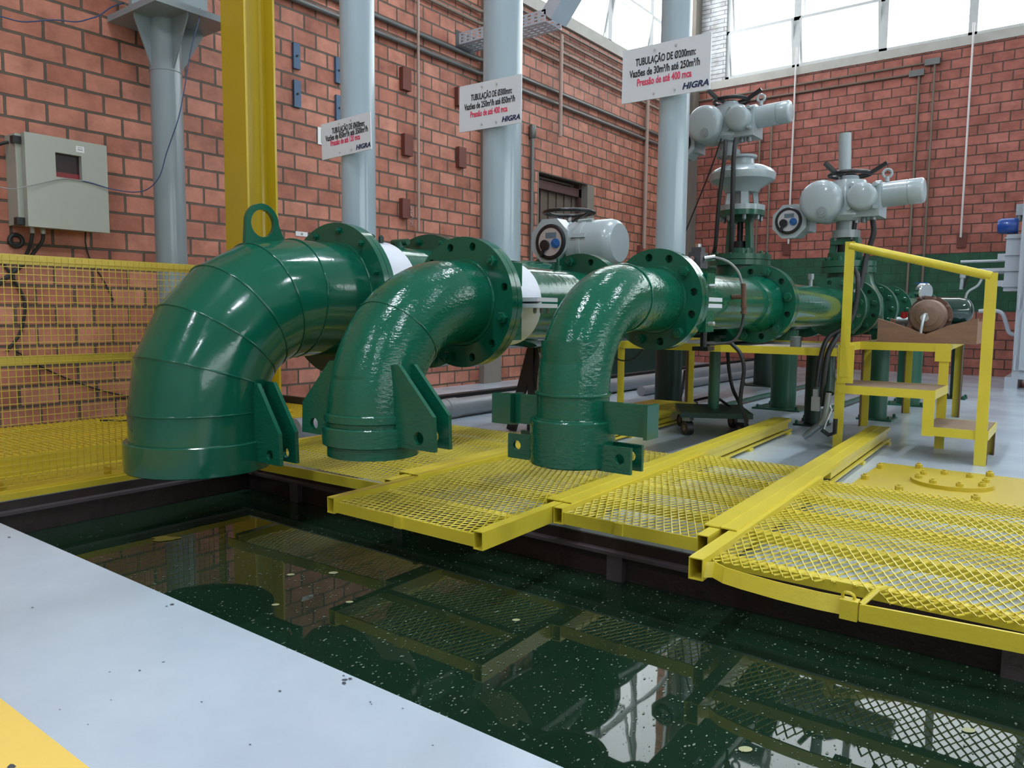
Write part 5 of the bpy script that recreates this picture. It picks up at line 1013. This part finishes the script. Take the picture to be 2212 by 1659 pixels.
# ------------------------------------------------------------------ far wall
XW = XB - 0.035
t = conduit('longer brown conduit run under the far sill turning down at a corner box', [(XW, 5.15, 4.10), (XW, 1.86, 4.10), (XW, 1.86, 0.0)], 0.018, M['conduit_brown'])
b = MB(); b.bx(XW - 0.03, XW + 0.02, 1.80, 1.98, 4.06, 4.14); b.build('corner_box', M['conduit'], t, 0)
t = conduit('shorter brown conduit run under the far sill turning down at a corner box', [(XW, 5.15, 3.985), (XW, 2.04, 3.985), (XW, 2.04, 0.0)], 0.018, M['conduit_brown'])
b = MB(); b.bx(XW - 0.03, XW + 0.02, 1.98, 2.16, 3.945, 4.025); b.build('corner_box', M['conduit'], t, 0)
t = conduit('left of two thin brown conduits behind the upper actuator', [(XW, 4.45, 3.62), (XW, 4.15, 3.62), (XW, 4.15, 1.4)], 0.016, M['conduit_brown'])
t = conduit('right of two thin brown conduits behind the upper actuator', [(XW, 4.10, 3.72), (XW, 3.98, 3.72), (XW, 3.98, 1.4)], 0.016, M['conduit_brown'])
for lbl, y, z0, z1 in (('long white rod hanging on the far wall between the two actuators', 3.66, 1.82, 4.62), ('long white rod hanging on the far wall above the handrail', 1.44, 1.80, 4.50)):
    b = MB(); b.cyl((XB - 0.05, y, z0), (XB - 0.05, y + 0.0, z1), 0.013, n=10); tag(b.build('hanging_rod', M['whiterod'], None), lbl, 'rod')
for lbl, y, z in (('brown block at the foot of the white rod between the actuators', 3.69, 1.66), ('brown block at the foot of the white rod above the handrail', 1.43, 1.67)):
    b = MB(); b.bx(XB - 0.035, XB - 0.001, y - 0.055, y + 0.055, z, z + 0.19); tag(b.build('wall_block', wb, None, 0), lbl, 'block', 'brown blocks on the far wall')
# grey control cabinet at the right edge
t = thing('control_cabinet', 'tall grey control cabinet at the right edge in front of the far wall', 'cabinet', (9.95, 0.2, 0))
CB = M['cabinet']
b = MB(); b.bx(9.83, 10.75, -0.45, 0.66, 0.10, 2.36); b.build('body', CB, t, 0)
b = MB(); b.bx(9.80, 9.83, -0.45, 0.60, 0.86, 2.33); b.build('upper_door', CB, t, 0)
b = MB(); b.bx(9.80, 9.83, -0.45, 0.60, 0.20, 0.80); dl = b.build('lower_door', CB, t, 0)
b = MB(); b.bx(9.785, 9.80, 0.43, 0.50, 0.50, 0.68); hd = b.build('handle', M['black'], dl, 0)
b = MB(); b.bx(9.778, 9.786, 0.452, 0.475, 0.53, 0.66); b.build('lever', M['silver'], hd, 0)
for z in (0.84, 0.20): b = MB(); b.cyl((9.80, 0.64, z), (9.80, 0.64, z + 0.16), 0.014, n=10); b.build('hinge', CB, t)
b = MB(); b.bx(9.81, 10.6, 0.60, 0.72, 0.0, 0.12); b.bx(9.81, 10.6, -0.45, -0.35, 0.0, 0.12); b.build('plinth', CB, t, 0)
b = MB(); b.bx(9.86, 9.90, 0.36, 0.42, 0.0, 0.11); b.build('leg', M['black'], t, 0)
b = MB(); b.bx(9.79, 9.80, 0.30, 0.585, 1.98, 2.08); lp = b.build('label_plate', M['white'], t, 0)
for z in (2.055, 2.03, 2.005): b = MB(); b.bx(9.787, 9.79, 0.33, 0.55, z - 0.006, z + 0.004); b.build('print_line', M['cable_grey'], lp, 0)
b = MB(); b.bx(9.786, 9.79, 0.30, 0.60, 1.965, 1.98); b.build('blue_edge', M['sign_blue'], lp, 0)
b = MB(); b.bx(9.79, 9.80, 0.30, 0.45, 1.70, 1.88); b.build('paper_label', M['white'], t, 0)
t2 = thing('busbar_duct', 'narrow grey ribbed duct fixed to the side of the control cabinet', 'duct', (10.0, 0.74, 0.9))
b = MB(); b.bx(9.95, 10.3, 0.665, 0.80, 1.05, 1.66); b.build('duct', CB, t2, 0)
for z in (1.62, 1.44, 1.27, 1.10): b = MB(); b.bx(9.93, 10.3, 0.665, 0.815, z - 0.006, z + 0.008); b.build('rib', CB, t2, 0)
for z in (1.42, 1.13): b = MB(); b.bx(9.94, 9.96, 0.80, 0.87, z - 0.03, z + 0.035); b.build('lug', CB, t2, 0)
t3 = thing('blue_motor', 'small bright blue motor on top of the grey ribbed duct', 'motor', (10.0, 0.82, 1.67))
b = MB(); b.lathe((10.0, 0.70, 1.755), (0, 1, 0), [(0, 0.075), (0.02, 0.085), (0.16, 0.085), (0.19, 0.07), (0.20, 0.0)], 32); b.build('casing', M['blue_motor'], t3, 40)
b = MB(); b.bx(9.97, 10.03, 0.70, 0.80, 1.655, 1.675); b.build('foot', M['black'], t3, 0); b = MB(); b.bx(9.96, 10.05, 0.665, 0.73, 1.86, 1.98); b.build('terminal_box', CB, t3, 0); b = MB(); b.cyl((10.0, 0.70, 1.80), (10.0, 0.70, 1.87), 0.03, n=12); b.build('neck', M['galv'], t3)
b = MB(); b.tube([(10.2, 0.80, 1.395), (10.2, 1.25, 1.395)], 0.016, 10); b.tube([(10.2, 0.80, 1.28), (10.2, 1.22, 1.28)], 0.035, 10); b.cyl((10.2, 1.22, 1.21), (10.2, 1.22, 1.35), 0.03, n=10); b.cyl((10.2, 1.225, 1.21), (10.2, 1.23, 1.08), 0.018, n=10); tag(b.build('air_line', CB, None), 'grey horizontal air line entering the ribbed duct behind the handrail', 'pipe')
b = MB(); b.tube(spline([(10.0, 1.02, 0.83), (10.0, 0.90, 0.84), (10.0, 0.80, 0.81), (10.0, 0.755, 0.70), (10.0, 0.72, 0.60), (10.0, 0.66, 0.57)]), 0.022, 10); tag(b.build('bent_pipe', CB, None), 'bent grey pipe stub left of the lower cabinet door', 'pipe')
cable('thin black cable from the dark motor cover up to the grey air line', [(8.46, 0.86, 1.2), (9.2, 1.05, 1.18), (10.2, 1.20, 1.10)], 0.01, RB)

# ------------------------------------------------------------------ things floating on the water, chips on the floor
b = MB(); rnd = random.Random(3)
for i in range(9000):
    x = rnd.uniform(PX0 + 0.03, PX1 - 0.03); y = rnd.uniform(-0.9, 2.6 if rnd.random() < 0.75 else 3.4)
    if rnd.random() < 0.35 and y > 1.6: continue
    r = 0.0007 + 0.0026 * rnd.random() ** 4; n = 5; a0 = rnd.uniform(0, 6); st = rnd.uniform(1, 2.2)
    vs = [(x + r * st * math.cos(a0 + 2 * pi * k / n), y + r * math.sin(a0 + 2 * pi * k / n), WZ + 0.0012) for k in range(n)]; b.add(vs, [tuple(range(n))])
tag(b.build('floating_specks', M['speck'], None, 0), 'countless pale specks drifting on the dark water', 'debris', kind='stuff')
gf = 'pale oval leaves floating on the water'
for (x, y, r) in ((720, 1237, 0.011), (628, 1241, 0.009), (755, 1300, 0.008), (2092, 1577, 0.010), (1610, 1618, 0.010), (1115, 1339, 0.008), (595, 1306, 0.008)):
    c = onz(x, y, WZ + 0.002); b = MB(); b.prism([(1.5 * r * math.cos(2 * pi * k / 16), r * math.sin(2 * pi * k / 16)) for k in range(16)], c, (0.7, -0.7, 0), (0.7, 0.7, 0), 0.001)
    tag(b.build('floating_leaf', M['speck_bright'], None, 0), 'pale oval leaf floating on the dark water', 'leaf', gf)
c = onz(358, 1163, WZ + 0.002); b = MB(); b.prism([(0.05 * (1 + 0.25 * math.sin(5 * a)) * math.cos(a), 0.032 * (1 + 0.3 * math.sin(3 * a + 1)) * math.sin(a)) for a in [2 * pi * k / 30 for k in range(30)]], c, (0.6, -0.8, 0), (0.8, 0.6, 0), 0.001)
tag(b.build('floating_peel', M['peel'], None, 0), 'ragged yellow paint peel floating near the left tank wall', 'flake')
b = MB()
for (x, y, s) in ((372, 1305, 9), (360, 1309, 5), (745, 1468, 8), (757, 1466, 7), (743, 1475, 7), (742, 1459, 4), (605, 1492, 5), (302, 1448, 4), (800, 1516, 4), (803, 1521, 3), (436, 1516, 4), (540, 1608, 4), (70, 1312, 5), (20, 1160, 9), (25, 1655, 12), (190, 1565, 3), (870, 1530, 3), (935, 1610, 3), (620, 1400, 3), (240, 1512, 3)):
    c = onz(x, y, 0.0016); r = s * 0.00055
    n = 9; b.add([(c.x + r * rnd.uniform(0.6, 1.3) * math.cos(2 * pi * k / n), c.y + r * 1.4 * rnd.uniform(0.6, 1.3) * math.sin(2 * pi * k / n), 0.0016) for k in range(n)], [tuple(range(n))])
tag(b.build('paint_chips', M['dirt'], None, 0), 'dark chips and scuffs scattered on the pale near floor', 'chips', kind='stuff')
